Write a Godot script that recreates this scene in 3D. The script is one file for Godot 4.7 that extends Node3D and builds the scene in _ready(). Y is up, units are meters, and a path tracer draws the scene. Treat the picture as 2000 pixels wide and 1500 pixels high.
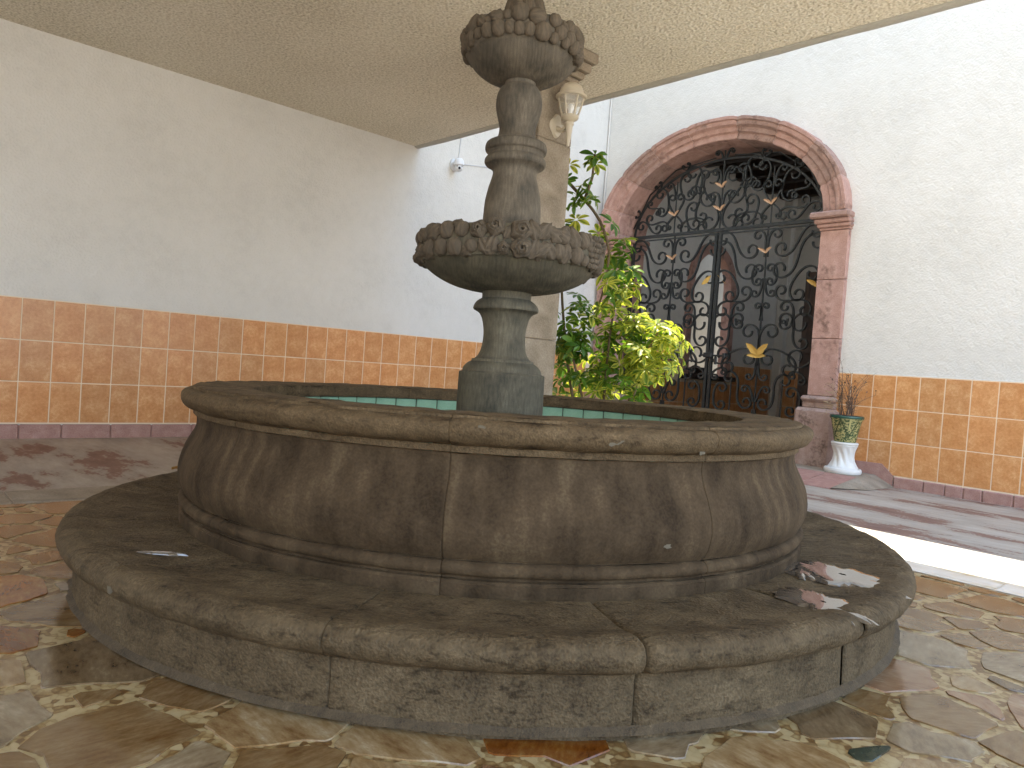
extends Node3D

# ---------------------------------------------------------------- mesh builder
class MB:
	var v := PackedVector3Array()
	var n := PackedVector3Array()
	var uv := PackedVector2Array()
	var c := PackedColorArray()
	var ix := PackedInt32Array()
	var tinted := false

	func vt(p: Vector3, nn: Vector3, t := Vector2.ZERO, col := Color.WHITE) -> int:
		v.append(p); n.append(nn); uv.append(t); c.append(col)
		return v.size() - 1

	func tri(a: int, b: int, d: int) -> void:
		var g := (v[d] - v[a]).cross(v[b] - v[a])
		if g.dot(n[a] + n[b] + n[d]) < 0.0:
			ix.append(a); ix.append(d); ix.append(b)
		else:
			ix.append(a); ix.append(b); ix.append(d)

	func quad(a: int, b: int, d: int, e: int) -> void:
		tri(a, b, d); tri(a, d, e)

	# flat convex polygon
	func face(pts: Array, nn: Vector3, t := [], col := Color.WHITE) -> void:
		var f := v.size()
		for i in pts.size():
			vt(pts[i], nn, t[i] if t.size() > i else Vector2.ZERO, col)
		for i in range(1, pts.size() - 1):
			tri(f, f + i, f + i + 1)

	# smooth grid of points, rows of equal length; normals point away from ref
	func grid(rows: Array, ref: Vector3, wrap := false, uvs := [], cols := []) -> void:
		var h := rows.size()
		var w: int = rows[0].size()
		var f := v.size()
		var nn := []
		var s := 0.0
		for i in h:
			var line := PackedVector3Array()
			for j in w:
				var i0 := maxi(i - 1, 0)
				var i1 := mini(i + 1, h - 1)
				var j0 := (j - 1 + w) % w if wrap else maxi(j - 1, 0)
				var j1 := (j + 1) % w if wrap else mini(j + 1, w - 1)
				var q: Vector3 = (rows[i1][j] - rows[i0][j]).cross(rows[i][j1] - rows[i][j0])
				if q.length_squared() < 1e-18:
					q = rows[i][j] - ref
					q = q.normalized() * (signf(s) if s != 0.0 else 1.0) * 1e-9
				line.append(q)
				s += q.normalized().dot((rows[i][j] - ref).normalized())
			nn.append(line)
		for i in h:
			for j in w:
				var q: Vector3 = nn[i][j].normalized() * signf(s)
				vt(rows[i][j], q, uvs[i][j] if uvs.size() else Vector2.ZERO, cols[i][j] if cols.size() else Color.WHITE)
		for i in h - 1:
			for j in (w if wrap else w - 1):
				var k := (j + 1) % w
				quad(f + i * w + j, f + i * w + k, f + (i + 1) * w + k, f + (i + 1) * w + j)

	func box(lo: Vector3, hi: Vector3, b := 0.0, uo := Vector2.ZERO) -> void:
		var mid := (lo + hi) / 2
		var e := (hi - lo) / 2
		b = minf(b, minf(e.x, minf(e.y, e.z)) * 0.9)
		var ax := [Vector3.RIGHT, Vector3.UP, Vector3.BACK]
		for k in 3:
			for s in [-1.0, 1.0]:
				var nn: Vector3 = ax[k] * s
				var u: Vector3 = ax[(k + 1) % 3]
				var w: Vector3 = ax[(k + 2) % 3]
				var cen: Vector3 = mid + nn * e.dot(ax[k])
				var eu := e.dot(u) - b
				var ew := e.dot(w) - b
				var pts := []
				var ts := []
				for q in [[-1, -1], [1, -1], [1, 1], [-1, 1]]:
					var p: Vector3 = cen + u * eu * q[0] + w * ew * q[1]
					pts.append(p)
					ts.append((Vector2(p.z, -p.y) if k == 0 else Vector2(p.x, p.z) if k == 1 else Vector2(p.x, -p.y)) + uo)
				face(pts, nn, ts)
		if b <= 0.0:
			return
		for k in 3:
			var a: Vector3 = ax[k]
			var u: Vector3 = ax[(k + 1) % 3]
			var w: Vector3 = ax[(k + 2) % 3]
			var ea := e.dot(a) - b
			for su in [-1.0, 1.0]:
				for sw in [-1.0, 1.0]:
					var p1: Vector3 = mid + u * su * e.dot(u) + w * sw * (e.dot(w) - b)
					var p2: Vector3 = mid + u * su * (e.dot(u) - b) + w * sw * e.dot(w)
					face([p1 - a * ea, p1 + a * ea, p2 + a * ea, p2 - a * ea], (u * su + w * sw).normalized(), [uo + Vector2(p1.x + p1.z, -p1.y), uo + Vector2(p1.x + p1.z, -p1.y), uo + Vector2(p1.x + p1.z, -p1.y), uo + Vector2(p1.x + p1.z, -p1.y)])
		for sx in [-1.0, 1.0]:
			for sy in [-1.0, 1.0]:
				for sz in [-1.0, 1.0]:
					var s := Vector3(sx, sy, sz)
					face([mid + s * (e - Vector3(0, b, b)), mid + s * (e - Vector3(b, 0, b)), mid + s * (e - Vector3(b, b, 0))], s.normalized())

	func tube(pts: Array, r0: float, r1: float, sides := 6, cap := true) -> void:
		var rows := []
		var m := pts.size()
		var up := Vector3(0.31, 0.83, 0.46).normalized()
		for i in m:
			var d: Vector3 = (pts[mini(i + 1, m - 1)] - pts[maxi(i - 1, 0)]).normalized()
			up = (up - d * up.dot(d)).normalized()
			var w := d.cross(up)
			var r := lerpf(r0, r1, float(i) / (m - 1))
			var line := PackedVector3Array()
			for k in sides:
				var a := TAU * k / sides
				line.append(pts[i] + (up * cos(a) + w * sin(a)) * r)
			rows.append(line)
		var f := v.size()
		for i in m:
			for k in sides:
				vt(rows[i][k], (rows[i][k] - pts[i]).normalized(), Vector2(float(k) / sides, i * 0.1))
		for i in m - 1:
			for k in sides:
				var k1 := (k + 1) % sides
				quad(f + i * sides + k, f + i * sides + k1, f + (i + 1) * sides + k1, f + (i + 1) * sides + k)
		if cap:
			for e in [0, m - 1]:
				var d: Vector3 = (pts[1] - pts[0]).normalized() * -1.0 if e == 0 else (pts[m - 1] - pts[m - 2]).normalized()
				face(Array(rows[e]), d)

	# flat iron bar along points of the xy plane: w wide in the plane, d deep in z
	func bar(pts: Array, w: float, d: float, z := 0.0) -> void:
		var m := pts.size()
		var a := []
		for i in m:
			var t: Vector2 = (pts[mini(i + 1, m - 1)] - pts[maxi(i - 1, 0)]).normalized()
			a.append(Vector2(-t.y, t.x))
		for side in [-1.0, 1.0]:
			var f := v.size()
			for i in m:
				var p: Vector2 = pts[i] + a[i] * side * w / 2
				var nn = Vector3(a[i].x, a[i].y, 0) * side
				vt(Vector3(p.x, p.y, z - d / 2), nn)
				vt(Vector3(p.x, p.y, z + d / 2), nn)
			for i in m - 1:
				quad(f + i * 2, f + i * 2 + 1, f + i * 2 + 3, f + i * 2 + 2)
			f = v.size()
			for i in m:
				var nz := Vector3(0, 0, side)
				var p0: Vector2 = pts[i] - a[i] * w / 2
				var p1: Vector2 = pts[i] + a[i] * w / 2
				vt(Vector3(p0.x, p0.y, z + d / 2 * side), nz)
				vt(Vector3(p1.x, p1.y, z + d / 2 * side), nz)
			for i in m - 1:
				quad(f + i * 2, f + i * 2 + 1, f + i * 2 + 3, f + i * 2 + 2)
		for e in [0, m - 1]:
			var t: Vector2 = (pts[1] - pts[0]).normalized() * -1.0 if e == 0 else (pts[m - 1] - pts[m - 2]).normalized()
			var q0: Vector2 = pts[e] - a[e] * w / 2
			var q1: Vector2 = pts[e] + a[e] * w / 2
			face([Vector3(q0.x, q0.y, z - d / 2), Vector3(q1.x, q1.y, z - d / 2), Vector3(q1.x, q1.y, z + d / 2), Vector3(q0.x, q0.y, z + d / 2)], Vector3(t.x, t.y, 0))

	func mesh() -> ArrayMesh:
		var a := []
		a.resize(Mesh.ARRAY_MAX)
		a[Mesh.ARRAY_VERTEX] = v
		a[Mesh.ARRAY_NORMAL] = n
		a[Mesh.ARRAY_TEX_UV] = uv
		if tinted:
			a[Mesh.ARRAY_COLOR] = c
		a[Mesh.ARRAY_INDEX] = ix
		var m := ArrayMesh.new()
		m.add_surface_from_arrays(Mesh.PRIMITIVE_TRIANGLES, a)
		return m

# ---------------------------------------------------------------- naming helpers
var taken := {}
var rng := RandomNumberGenerator.new()
var bumpy := FastNoiseLite.new()

func numbered(called: String, parent: Node) -> String:
	var key := "%d/%s" % [parent.get_instance_id(), called]
	var k: int = taken.get(key, -1) + 1
	taken[key] = k
	return called if k == 0 else "%s_%03d" % [called, k]

func put(mesh: Mesh, called: String, mat: Material, parent: Node = self, at := Transform3D()) -> MeshInstance3D:
	var o := MeshInstance3D.new()
	o.mesh = mesh
	o.material_override = mat
	o.name = numbered(called, parent)
	parent.add_child(o, true)
	o.transform = at
	return o

func obj(b: MB, called: String, mat: Material, parent: Node = self, at := Transform3D()) -> MeshInstance3D:
	return put(b.mesh(), called, mat, parent, at)

func tag(o: Node, label: String, category: String, group := "") -> void:
	o.set_meta("label", label)
	o.set_meta("category", category)
	if group:
		o.set_meta("group", group)

func thing(called: String, label: String, category: String, at := Vector3.ZERO, turn := 0.0, group := "") -> Node3D:
	var o := Node3D.new()
	o.name = numbered(called, self)
	add_child(o, true)
	o.position = at
	o.rotation.y = turn
	tag(o, label, category, group)
	return o

func struct(o: Node) -> Node:
	o.set_meta("kind", "structure")
	return o

# ---------------------------------------------------------------- textures
func noise(freq: float, s: int, octaves := 4, kind := 0) -> FastNoiseLite:
	var f := FastNoiseLite.new()
	f.seed = s
	f.frequency = freq
	f.fractal_octaves = octaves
	f.noise_type = FastNoiseLite.TYPE_SIMPLEX_SMOOTH
	if kind == 1:
		f.noise_type = FastNoiseLite.TYPE_CELLULAR
		f.fractal_type = FastNoiseLite.FRACTAL_NONE
		f.cellular_return_type = FastNoiseLite.RETURN_DISTANCE2_SUB
	elif kind == 2:
		f.fractal_type = FastNoiseLite.FRACTAL_RIDGED
	elif kind == 3:
		f.noise_type = FastNoiseLite.TYPE_CELLULAR
		f.fractal_type = FastNoiseLite.FRACTAL_NONE
		f.cellular_return_type = FastNoiseLite.RETURN_CELL_VALUE
	else:
		f.fractal_type = FastNoiseLite.FRACTAL_FBM
	return f

# layers: [cycles over the tile, weight, stretch x, stretch y, seed, octaves, kind]; stops: [[position, Color linear] ...]
func tex(size: int, layers: Array, stops: Array, seamless := true) -> Dictionary:
	var acc := PackedFloat32Array()
	acc.resize(size * size)
	acc.fill(0.5)
	for l in layers:
		var w := maxi(16, int(size / l[2]))
		var h := maxi(16, int(size / l[3]))
		var nz := noise(float(l[0]) / size, l[4], l[5], l[6])
		var im: Image = nz.get_seamless_image(w, h) if seamless else nz.get_image(w, h)
		if w != size or h != size:
			im.resize(size, size, Image.INTERPOLATE_CUBIC)
		im.convert(Image.FORMAT_L8)
		var d := im.get_data()
		var k: float = l[1] / 255.0
		var o: float = l[1] * 0.5
		for i in size * size:
			acc[i] += d[i] * k - o
	var lut := PackedByteArray()
	lut.resize(768)
	for i in 256:
		var t := i / 255.0
		var a: Array = stops[0]
		var b: Array = stops[0]
		for s in stops:
			if s[0] <= t:
				a = s
				b = s
			elif b == a:
				b = s
				break
		var col: Color = a[1] if a == b else a[1].lerp(b[1], (t - a[0]) / (b[0] - a[0]))
		col = col.linear_to_srgb()
		lut[i * 3] = clampi(int(col.r * 255.0 + 0.5), 0, 255)
		lut[i * 3 + 1] = clampi(int(col.g * 255.0 + 0.5), 0, 255)
		lut[i * 3 + 2] = clampi(int(col.b * 255.0 + 0.5), 0, 255)
	var px := PackedByteArray()
	px.resize(size * size * 3)
	var hh := PackedByteArray()
	hh.resize(size * size)
	for i in size * size:
		var q := clampi(int(acc[i] * 255.0), 0, 255)
		hh[i] = q
		px[i * 3] = lut[q * 3]
		px[i * 3 + 1] = lut[q * 3 + 1]
		px[i * 3 + 2] = lut[q * 3 + 2]
	return {"c": ImageTexture.create_from_image(Image.create_from_data(size, size, false, Image.FORMAT_RGB8, px)), "h": ImageTexture.create_from_image(Image.create_from_data(size, size, false, Image.FORMAT_L8, hh))}

func height_tex(size: int, f: FastNoiseLite) -> ImageTexture:
	var im := f.get_seamless_image(size, size)
	im.convert(Image.FORMAT_L8)
	return ImageTexture.create_from_image(im)

func lin(r: float, g: float, b: float) -> Color:
	return Color(r, g, b)

func mat(col: Color, rough := 0.85, metal := 0.0) -> StandardMaterial3D:
	var m := StandardMaterial3D.new()
	m.albedo_color = col.linear_to_srgb()
	m.roughness = rough
	m.metallic = metal
	return m

# textured material; metres: how many metres one repeat covers; tri: 0 uv, 1 object triplanar, 2 world triplanar
func tmat(t: Dictionary, metres: float, tri := 2, rough := 0.9, relief := 0.3, tint := Color.WHITE) -> StandardMaterial3D:
	var m := StandardMaterial3D.new()
	m.albedo_color = tint.linear_to_srgb()
	m.albedo_texture = t.c
	m.roughness = rough
	m.uv1_scale = Vector3.ONE / metres
	m.uv1_triplanar = tri > 0
	m.uv1_world_triplanar = tri == 2
	m.uv1_triplanar_sharpness = 4.0
	if relief > 0.0:
		m.heightmap_enabled = true
		m.heightmap_texture = t.h
		m.heightmap_scale = relief
	return m

# second, coarser pattern laid over a material
func over(m: StandardMaterial3D, t: Dictionary, metres: float, tri := 2) -> StandardMaterial3D:
	m.detail_enabled = true
	m.detail_albedo = t.c
	m.detail_blend_mode = BaseMaterial3D.BLEND_MODE_MUL
	m.detail_uv_layer = BaseMaterial3D.DETAIL_UV_2
	m.uv2_scale = Vector3.ONE / metres
	m.uv2_triplanar = tri > 0
	m.uv2_world_triplanar = tri == 2
	return m

# ---------------------------------------------------------------- lathe
func lathe(b: MB, prof: Array, a0: float, a1: float, segs: int, joint := 0.0, rough := 0.0, crease := 35.0, centre := Vector3.ZERO) -> void:
	var full := absf(a1 - a0) > TAU - 0.001
	var angs := []
	var ins := []
	if full or joint <= 0.0:
		for k in segs + 1:
			angs.append(lerpf(a0, a1, float(k) / segs))
			ins.append(0.0)
	else:
		var rr: float = prof[0].x
		for q in prof:
			rr = maxf(rr, q.x)
		var da := joint / rr
		for e in [[0.0, 1.0], [0.35, 0.45], [1.0, 0.1]]:
			angs.append(a0 + da * e[0]); ins.append(joint * e[1])
		for k in range(1, segs):
			angs.append(lerpf(a0, a1, float(k) / segs)); ins.append(0.0)
		for e in [[1.0, 0.1], [0.35, 0.45], [0.0, 1.0]]:
			angs.append(a1 - da * e[0]); ins.append(joint * e[1])
	var arc := 0.0
	var start := 0
	var dirs := []
	for i in prof.size() - 1:
		dirs.append((prof[i + 1] - prof[i]).normalized())
	while start < prof.size() - 1:
		var stop := start + 1
		while stop < prof.size() - 1 and absf(rad_to_deg(dirs[stop - 1].angle_to(dirs[stop]))) < crease:
			stop += 1
		var rows := []
		var uvs := []
		var rn := []
		for i in range(start, stop + 1):
			var t: Vector2
			if i == start:
				t = dirs[i]
			elif i == stop:
				t = dirs[i - 1]
			else:
				t = (dirs[i - 1] + dirs[i]).normalized()
			if i > start:
				arc += prof[i].distance_to(prof[i - 1])
			var nn := Vector2(t.y, -t.x)
			var line := PackedVector3Array()
			var ul := []
			for k in angs.size():
				var a: float = angs[k]
				var q: Vector2 = prof[i] - nn * ins[k]
				var p := Vector3(sin(a) * q.x, q.y, cos(a) * q.x)
				if rough > 0.0:
					var dn: float = bumpy.get_noise_3dv(p * 9.0) * rough + bumpy.get_noise_3dv(p * 40.0) * rough * 0.35
					p += Vector3(sin(a) * nn.x, nn.y, cos(a) * nn.x) * dn
				line.append(p + centre)
				ul.append(Vector2(a * (1.2 if prof[i].x > 0.6 else 0.6), -arc))
			rows.append(line)
			uvs.append(ul)
			rn.append(nn)
		# normals by differences, turned to the outside
		var f := b.v.size()
		var w := angs.size()
		for i in rows.size():
			for k in w:
				var i0 := maxi(i - 1, 0)
				var i1 := mini(i + 1, rows.size() - 1)
				var k0 := (w - 2 if full and k == 0 else maxi(k - 1, 0))
				var k1 := (1 if full and k == w - 1 else mini(k + 1, w - 1))
				var ref := Vector3(sin(angs[k]) * rn[i].x, rn[i].y, cos(angs[k]) * rn[i].x)
				var q: Vector3 = (rows[i1][k] - rows[i0][k]).cross(rows[i][k1] - rows[i][k0])
				if q.length_squared() < 1e-16:
					q = ref
				q = q.normalized()
				if q.dot(ref) < 0.0:
					q = -q
				b.vt(rows[i][k], q, uvs[i][k])
		for i in rows.size() - 1:
			for k in w - 1:
				b.quad(f + i * w + k, f + i * w + k + 1, f + (i + 1) * w + k + 1, f + (i + 1) * w + k)
		start = stop

func smooth_profile(pts: Array, sub := 4) -> Array:
	var out := []
	for i in pts.size() - 1:
		var p0: Vector2 = pts[maxi(i - 1, 0)]
		var p1: Vector2 = pts[i]
		var p2: Vector2 = pts[i + 1]
		var p3: Vector2 = pts[mini(i + 2, pts.size() - 1)]
		for k in sub:
			out.append(p1.cubic_interpolate(p2, p0, p3, float(k) / sub))
	out.append(pts[-1])
	return out

# ---------------------------------------------------------------- materials
var M := {}

func materials() -> void:
	bumpy.seed = 5
	bumpy.frequency = 1.0
	bumpy.fractal_octaves = 3
	# fountain stone: brown grey with streaks
	var streak := tex(1024, [[3, 0.45, 1, 1, 11, 5, 0], [12, 0.46, 1, 5, 12, 5, 0], [9, 0.24, 1, 1, 15, 6, 0], [48, 0.20, 1, 1, 13, 4, 0], [110, 0.24, 1, 1, 14, 3, 0]],
		[[0.0, lin(0.014, 0.009, 0.004)], [0.2, lin(0.031, 0.019, 0.009)], [0.45, lin(0.057, 0.037, 0.019)], [0.65, lin(0.078, 0.051, 0.027)], [0.85, lin(0.112, 0.078, 0.042)], [1.0, lin(0.207, 0.146, 0.086)]])
	M.basin = tmat(streak, 1.15, 0, 0.85, 0.35)
	M.basin.metallic_specular = 0.3
	var worn := tex(1024, [[4, 0.38, 1, 1, 21, 5, 0], [13, 0.22, 1, 1, 22, 6, 0], [42, 0.34, 1, 1, 23, 5, 0], [95, 0.36, 1, 1, 24, 3, 0]],
		[[0.0, lin(0.015, 0.009, 0.004)], [0.18, lin(0.047, 0.031, 0.016)], [0.4, lin(0.092, 0.064, 0.034)], [0.62, lin(0.130, 0.092, 0.050)], [0.82, lin(0.184, 0.133, 0.075)], [1.0, lin(0.342, 0.255, 0.149)]])
	var flake := tex(1024, [[14, 0.7, 3, 1, 171, 6, 2], [5, 0.5, 1, 1, 172, 5, 0], [60, 0.5, 2, 1, 173, 4, 0]],
		[[0.0, lin(1.5, 1.45, 1.38)], [0.22, lin(1.1, 1.1, 1.1)], [0.5, lin(1, 1, 1)], [0.70, lin(0.88, 0.87, 0.85)], [0.82, lin(0.55, 0.53, 0.5)], [1.0, lin(0.25, 0.23, 0.2)]])
	M.step = over(tmat(worn, 0.8, 1, 0.75, 0.8), flake, 0.95, 1)
	M.step.metallic_specular = 0.3
	M.rim = over(tmat(worn, 0.7, 1, 0.8, 0.5, lin(1.05, 1.0, 0.95)), flake, 1.3, 1)
	M.rim.metallic_specular = 0.3
	var shaft := tex(512, [[4, 0.6, 1, 1, 31, 5, 0], [40, 0.45, 1, 5, 32, 4, 0], [120, 0.3, 1, 1, 33, 2, 0]],
		[[0.0, lin(0.034, 0.030, 0.021)], [0.3, lin(0.070, 0.058, 0.041)], [0.55, lin(0.108, 0.088, 0.061)], [0.8, lin(0.152, 0.124, 0.088)], [1.0, lin(0.216, 0.179, 0.132)]])
	M.shaft = tmat(shaft, 0.55, 1, 0.85, 0.25)
	M.shaft_green = tmat(shaft, 0.5, 1, 0.85, 0.25, lin(0.95, 1.0, 0.92))
	M.carving = tmat(shaft, 0.3, 1, 0.85, 0.2, lin(0.86, 0.80, 0.74))
	M.mortar = tmat(worn, 0.4, 1, 0.9, 0.6, lin(0.8, 0.78, 0.75))
	M.dark_stone = tmat(worn, 0.5, 1, 0.85, 0.4, lin(0.75, 0.85, 0.75))
	# pink quarry stone
	var pink := tex(512, [[5, 0.4, 1, 1, 41, 5, 0], [40, 0.42, 1, 1, 42, 4, 0], [110, 0.36, 1, 1, 43, 3, 0]],
		[[0.0, lin(0.235, 0.121, 0.096)], [0.28, lin(0.382, 0.218, 0.173)], [0.55, lin(0.456, 0.276, 0.223)], [0.8, lin(0.529, 0.354, 0.291)], [1.0, lin(0.666, 0.533, 0.455)]])
	var grime := tex(512, [[3, 0.8, 1, 1, 44, 5, 0], [20, 0.5, 1, 1, 45, 4, 0]],
		[[0.0, lin(0.36, 0.36, 0.35)], [0.24, lin(0.74, 0.73, 0.71)], [0.42, lin(1, 1, 1)], [1.0, lin(1, 1, 1)]])
	M.pink = over(tmat(pink, 0.6, 2, 0.88, 0.35), grime, 1.3)
	M.pink_dirty = over(tmat(pink, 0.5, 2, 0.9, 0.5, lin(0.8, 0.84, 0.84)), grime, 0.55)
	M.board = tmat(pink, 0.5, 2, 0.8, 0.15, lin(0.86, 0.82, 0.84))
	M.plinth = over(tmat(pink, 0.5, 2, 0.9, 0.45, lin(0.86, 0.98, 1.0)), grime, 0.8)
	# pillar of grey-beige stone
	var beige := tex(512, [[4, 0.6, 1, 1, 51, 5, 0], [50, 0.4, 1, 1, 52, 3, 0], [150, 0.3, 1, 1, 53, 2, 0]],
		[[0.0, lin(0.126, 0.094, 0.060)], [0.4, lin(0.227, 0.180, 0.124)], [0.7, lin(0.286, 0.234, 0.168)], [1.0, lin(0.395, 0.336, 0.256)]])
	M.pillar = tmat(beige, 0.8, 2, 0.85, 0.2)
	# stucco ceiling
	var stucco := tex(1024, [[5, 0.16, 1, 1, 61, 4, 0], [330, 0.6, 1, 1, 62, 3, 0], [640, 0.5, 1, 1, 63, 1, 0]],
		[[0.0, lin(0.252, 0.215, 0.140)], [0.3, lin(0.485, 0.430, 0.319)], [0.5, lin(0.679, 0.620, 0.493)], [0.75, lin(0.795, 0.750, 0.638)], [1.0, lin(0.873, 0.850, 0.784)]], false)
	M.stucco = tmat(stucco, 8.0, 2, 0.95, 1.5)
	# lime plaster
	var plaster := tex(1024, [[3, 0.5, 1, 1, 71, 5, 0], [22, 0.35, 1, 1, 72, 4, 0], [110, 0.3, 1, 1, 73, 2, 0]],
		[[0.0, lin(0.600, 0.578, 0.528)], [0.5, lin(0.674, 0.650, 0.597)], [1.0, lin(0.719, 0.694, 0.644)]])
	M.plaster = tmat(plaster, 2.6, 2, 0.8, 0.9)
	M.edge = tmat(plaster, 0.7, 2, 0.9, 0.8, lin(0.62, 0.61, 0.57))
	M.grout = mat(lin(0.80, 0.66, 0.48), 0.9)
	# dado tile
	var clay := tex(512, [[6, 0.45, 1, 1, 81, 5, 0], [26, 0.42, 1, 1, 82, 5, 0], [90, 0.36, 1, 1, 83, 3, 0]],
		[[0.0, lin(0.454, 0.178, 0.052)], [0.3, lin(0.567, 0.252, 0.086)], [0.52, lin(0.635, 0.307, 0.119)], [0.72, lin(0.704, 0.382, 0.169)], [1.0, lin(0.839, 0.566, 0.323)]])
	M.tile = []
	for k in 4:
		var t := tmat(clay, 0.8, 0, 0.32, 0.06, [lin(1, 1, 1), lin(0.93, 0.9, 0.86), lin(1.0, 0.96, 0.92), lin(0.9, 0.92, 0.95)][k])
		M.tile.append(t)
	# marble slabs of the paving
	var band := [
		[[0.0, lin(0.143, 0.070, 0.022)], [0.35, lin(0.229, 0.139, 0.058)], [0.6, lin(0.287, 0.191, 0.092)], [0.85, lin(0.345, 0.255, 0.143)], [1.0, lin(0.414, 0.329, 0.207)]],
		[[0.0, lin(0.109, 0.071, 0.037)], [0.4, lin(0.206, 0.146, 0.081)], [0.7, lin(0.258, 0.194, 0.115)], [1.0, lin(0.345, 0.282, 0.184)]],
		[[0.0, lin(0.126, 0.036, 0.006)], [0.35, lin(0.229, 0.077, 0.014)], [0.65, lin(0.282, 0.123, 0.027)], [1.0, lin(0.345, 0.229, 0.092)]],
		[[0.0, lin(0.156, 0.071, 0.033)], [0.35, lin(0.242, 0.133, 0.069)], [0.7, lin(0.287, 0.181, 0.104)], [1.0, lin(0.368, 0.282, 0.180)]],
		[[0.0, lin(0.017, 0.026, 0.018)], [0.5, lin(0.040, 0.049, 0.033)], [0.85, lin(0.069, 0.074, 0.046)], [1.0, lin(0.172, 0.160, 0.102)]],
	]
	M.marble = []
	for k in 5:
		var t := tex(512, [[5, 0.5, 1, 1, 90 + k, 5, 0], [6, 0.55, 4, 1, 100 + k, 6, 0], [34, 0.5, 3, 1, 110 + k, 5, 0], [110, 0.22, 2, 1, 115 + k, 3, 0]], band[k])
		for tint in ([lin(1, 1, 1), lin(0.66, 0.60, 0.53)] if k < 4 else [lin(1, 1, 1)]):
			M.marble.append(tmat(t, 0.55, 0, 0.15, 0.015, tint))
	var pale := tex(512, [[5, 0.5, 1, 1, 97, 5, 0], [7, 0.7, 6, 1, 107, 5, 0]], [[0.0, lin(0.52, 0.40, 0.22)], [0.25, lin(0.66, 0.60, 0.48)], [0.6, lin(0.74, 0.70, 0.62)], [1.0, lin(0.8, 0.78, 0.72)]])
	M.pale = tmat(pale, 0.8, 0, 0.25, 0.0)
	M.pale_world = tmat(pale, 2.0, 2, 0.6, 0.0)
	var bed := tex(1024, [[70, 0.95, 1, 1, 121, 1, 3], [70, 0.4, 1, 1, 121, 1, 1], [8, 0.25, 1, 1, 122, 4, 0], [300, 0.15, 1, 1, 123, 1, 0]],
		[[0.0, lin(0.133, 0.067, 0.020)], [0.2, lin(0.216, 0.129, 0.048)], [0.36, lin(0.318, 0.226, 0.100)], [0.5, lin(0.381, 0.287, 0.144)], [1.0, lin(0.431, 0.338, 0.184)]])
	M.bed = tmat(bed, 1.3, 2, 0.3, 0.03)
	# stone pavement of the court with red worn patches
	var court := tex(1024, [[7, 0.85, 3, 1, 131, 6, 0], [40, 0.42, 3, 1, 132, 5, 0], [140, 0.22, 1, 1, 133, 3, 0]],
		[[0.0, lin(0.132, 0.065, 0.045)], [0.36, lin(0.220, 0.119, 0.084)], [0.372, lin(0.282, 0.228, 0.181)], [0.6, lin(0.339, 0.280, 0.225)], [1.0, lin(0.422, 0.361, 0.301)]])
	M.court = tmat(court, 3.4, 2, 0.75, 0.5)
	M.court_flag = tmat(beige, 0.9, 2, 0.75, 0.3, lin(1.05, 1.05, 1.1))
	M.ground = mat(lin(0.3, 0.25, 0.21), 0.95)
	M.brick = tmat(pink, 0.5, 2, 0.85, 0.35, lin(0.78, 0.68, 0.66))
	# others
	var glaze := tex(256, [[4, 0.5, 1, 1, 141, 4, 0], [40, 0.3, 1, 1, 142, 2, 0]], [[0.0, lin(0.228, 0.380, 0.241)], [0.5, lin(0.294, 0.480, 0.314)], [1.0, lin(0.380, 0.570, 0.387)]])
	M.green_tile = tmat(glaze, 0.5, 0, 0.18, 0.02)
	M.green_grout = mat(lin(0.09, 0.08, 0.055), 0.9)
	var rust := tex(256, [[6, 0.5, 1, 1, 151, 4, 0], [60, 0.5, 1, 1, 152, 3, 0]], [[0.0, lin(0.008, 0.010, 0.010)], [0.6, lin(0.016, 0.019, 0.019)], [1.0, lin(0.04, 0.043, 0.042)]])
	M.iron = tmat(rust, 0.3, 2, 0.42, 0.05)
	M.gold = mat(lin(0.60, 0.38, 0.09), 0.42, 0.15)
	M.gold_faded = mat(lin(0.52, 0.33, 0.20), 0.6)
	M.white_pot = tmat(plaster, 0.4, 1, 0.5, 0.2, lin(1.05, 1.07, 1.1))
	var wood := tex(512, [[4, 0.5, 1, 1, 161, 4, 0], [14, 0.7, 1, 8, 162, 4, 0]], [[0.0, lin(0.010, 0.005, 0.003)], [0.5, lin(0.028, 0.014, 0.009)], [1.0, lin(0.06, 0.033, 0.02)]])
	M.wood = tmat(wood, 0.8, 2, 0.6, 0.2)
	M.lamp = tmat(plaster, 0.4, 1, 0.45, 0.05, lin(0.78, 0.70, 0.57))
	var pane := StandardMaterial3D.new()
	pane.transparency = BaseMaterial3D.TRANSPARENCY_ALPHA
	pane.albedo_color = Color(0.93, 0.9, 0.82, 0.22)
	pane.roughness = 0.06
	M.pane = pane
	M.camera_white = mat(lin(0.74, 0.75, 0.76), 0.35)
	M.lens = mat(lin(0.02, 0.02, 0.025), 0.08)
	M.lens_grey = mat(lin(0.36, 0.36, 0.37), 0.25)
	M.cable = mat(lin(0.55, 0.56, 0.58), 0.5)
	M.bark = tmat(beige, 0.12, 1, 0.9, 0.3, lin(0.62, 0.55, 0.4))
	M.twig = mat(lin(0.115, 0.072, 0.05), 0.9)
	M.straw = mat(lin(0.40, 0.29, 0.17), 0.9)
	M.soil = mat(lin(0.05, 0.035, 0.025), 1.0)
	M.leaf = []
	for k in 2:
		var lf := StandardMaterial3D.new()
		lf.vertex_color_use_as_albedo = true
		lf.roughness = 0.34 + 0.1 * k
		lf.backlight_enabled = true
		lf.backlight = Color(0.95, 1.0, 0.5).linear_to_srgb()
		M.leaf.append(lf)
	var water := StandardMaterial3D.new()
	water.albedo_color = lin(0.10, 0.08, 0.062).linear_to_srgb()
	water.roughness = 0.03
	water.metallic_specular = 1.0
	water.clearcoat_enabled = true
	water.clearcoat = 1.0
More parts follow.
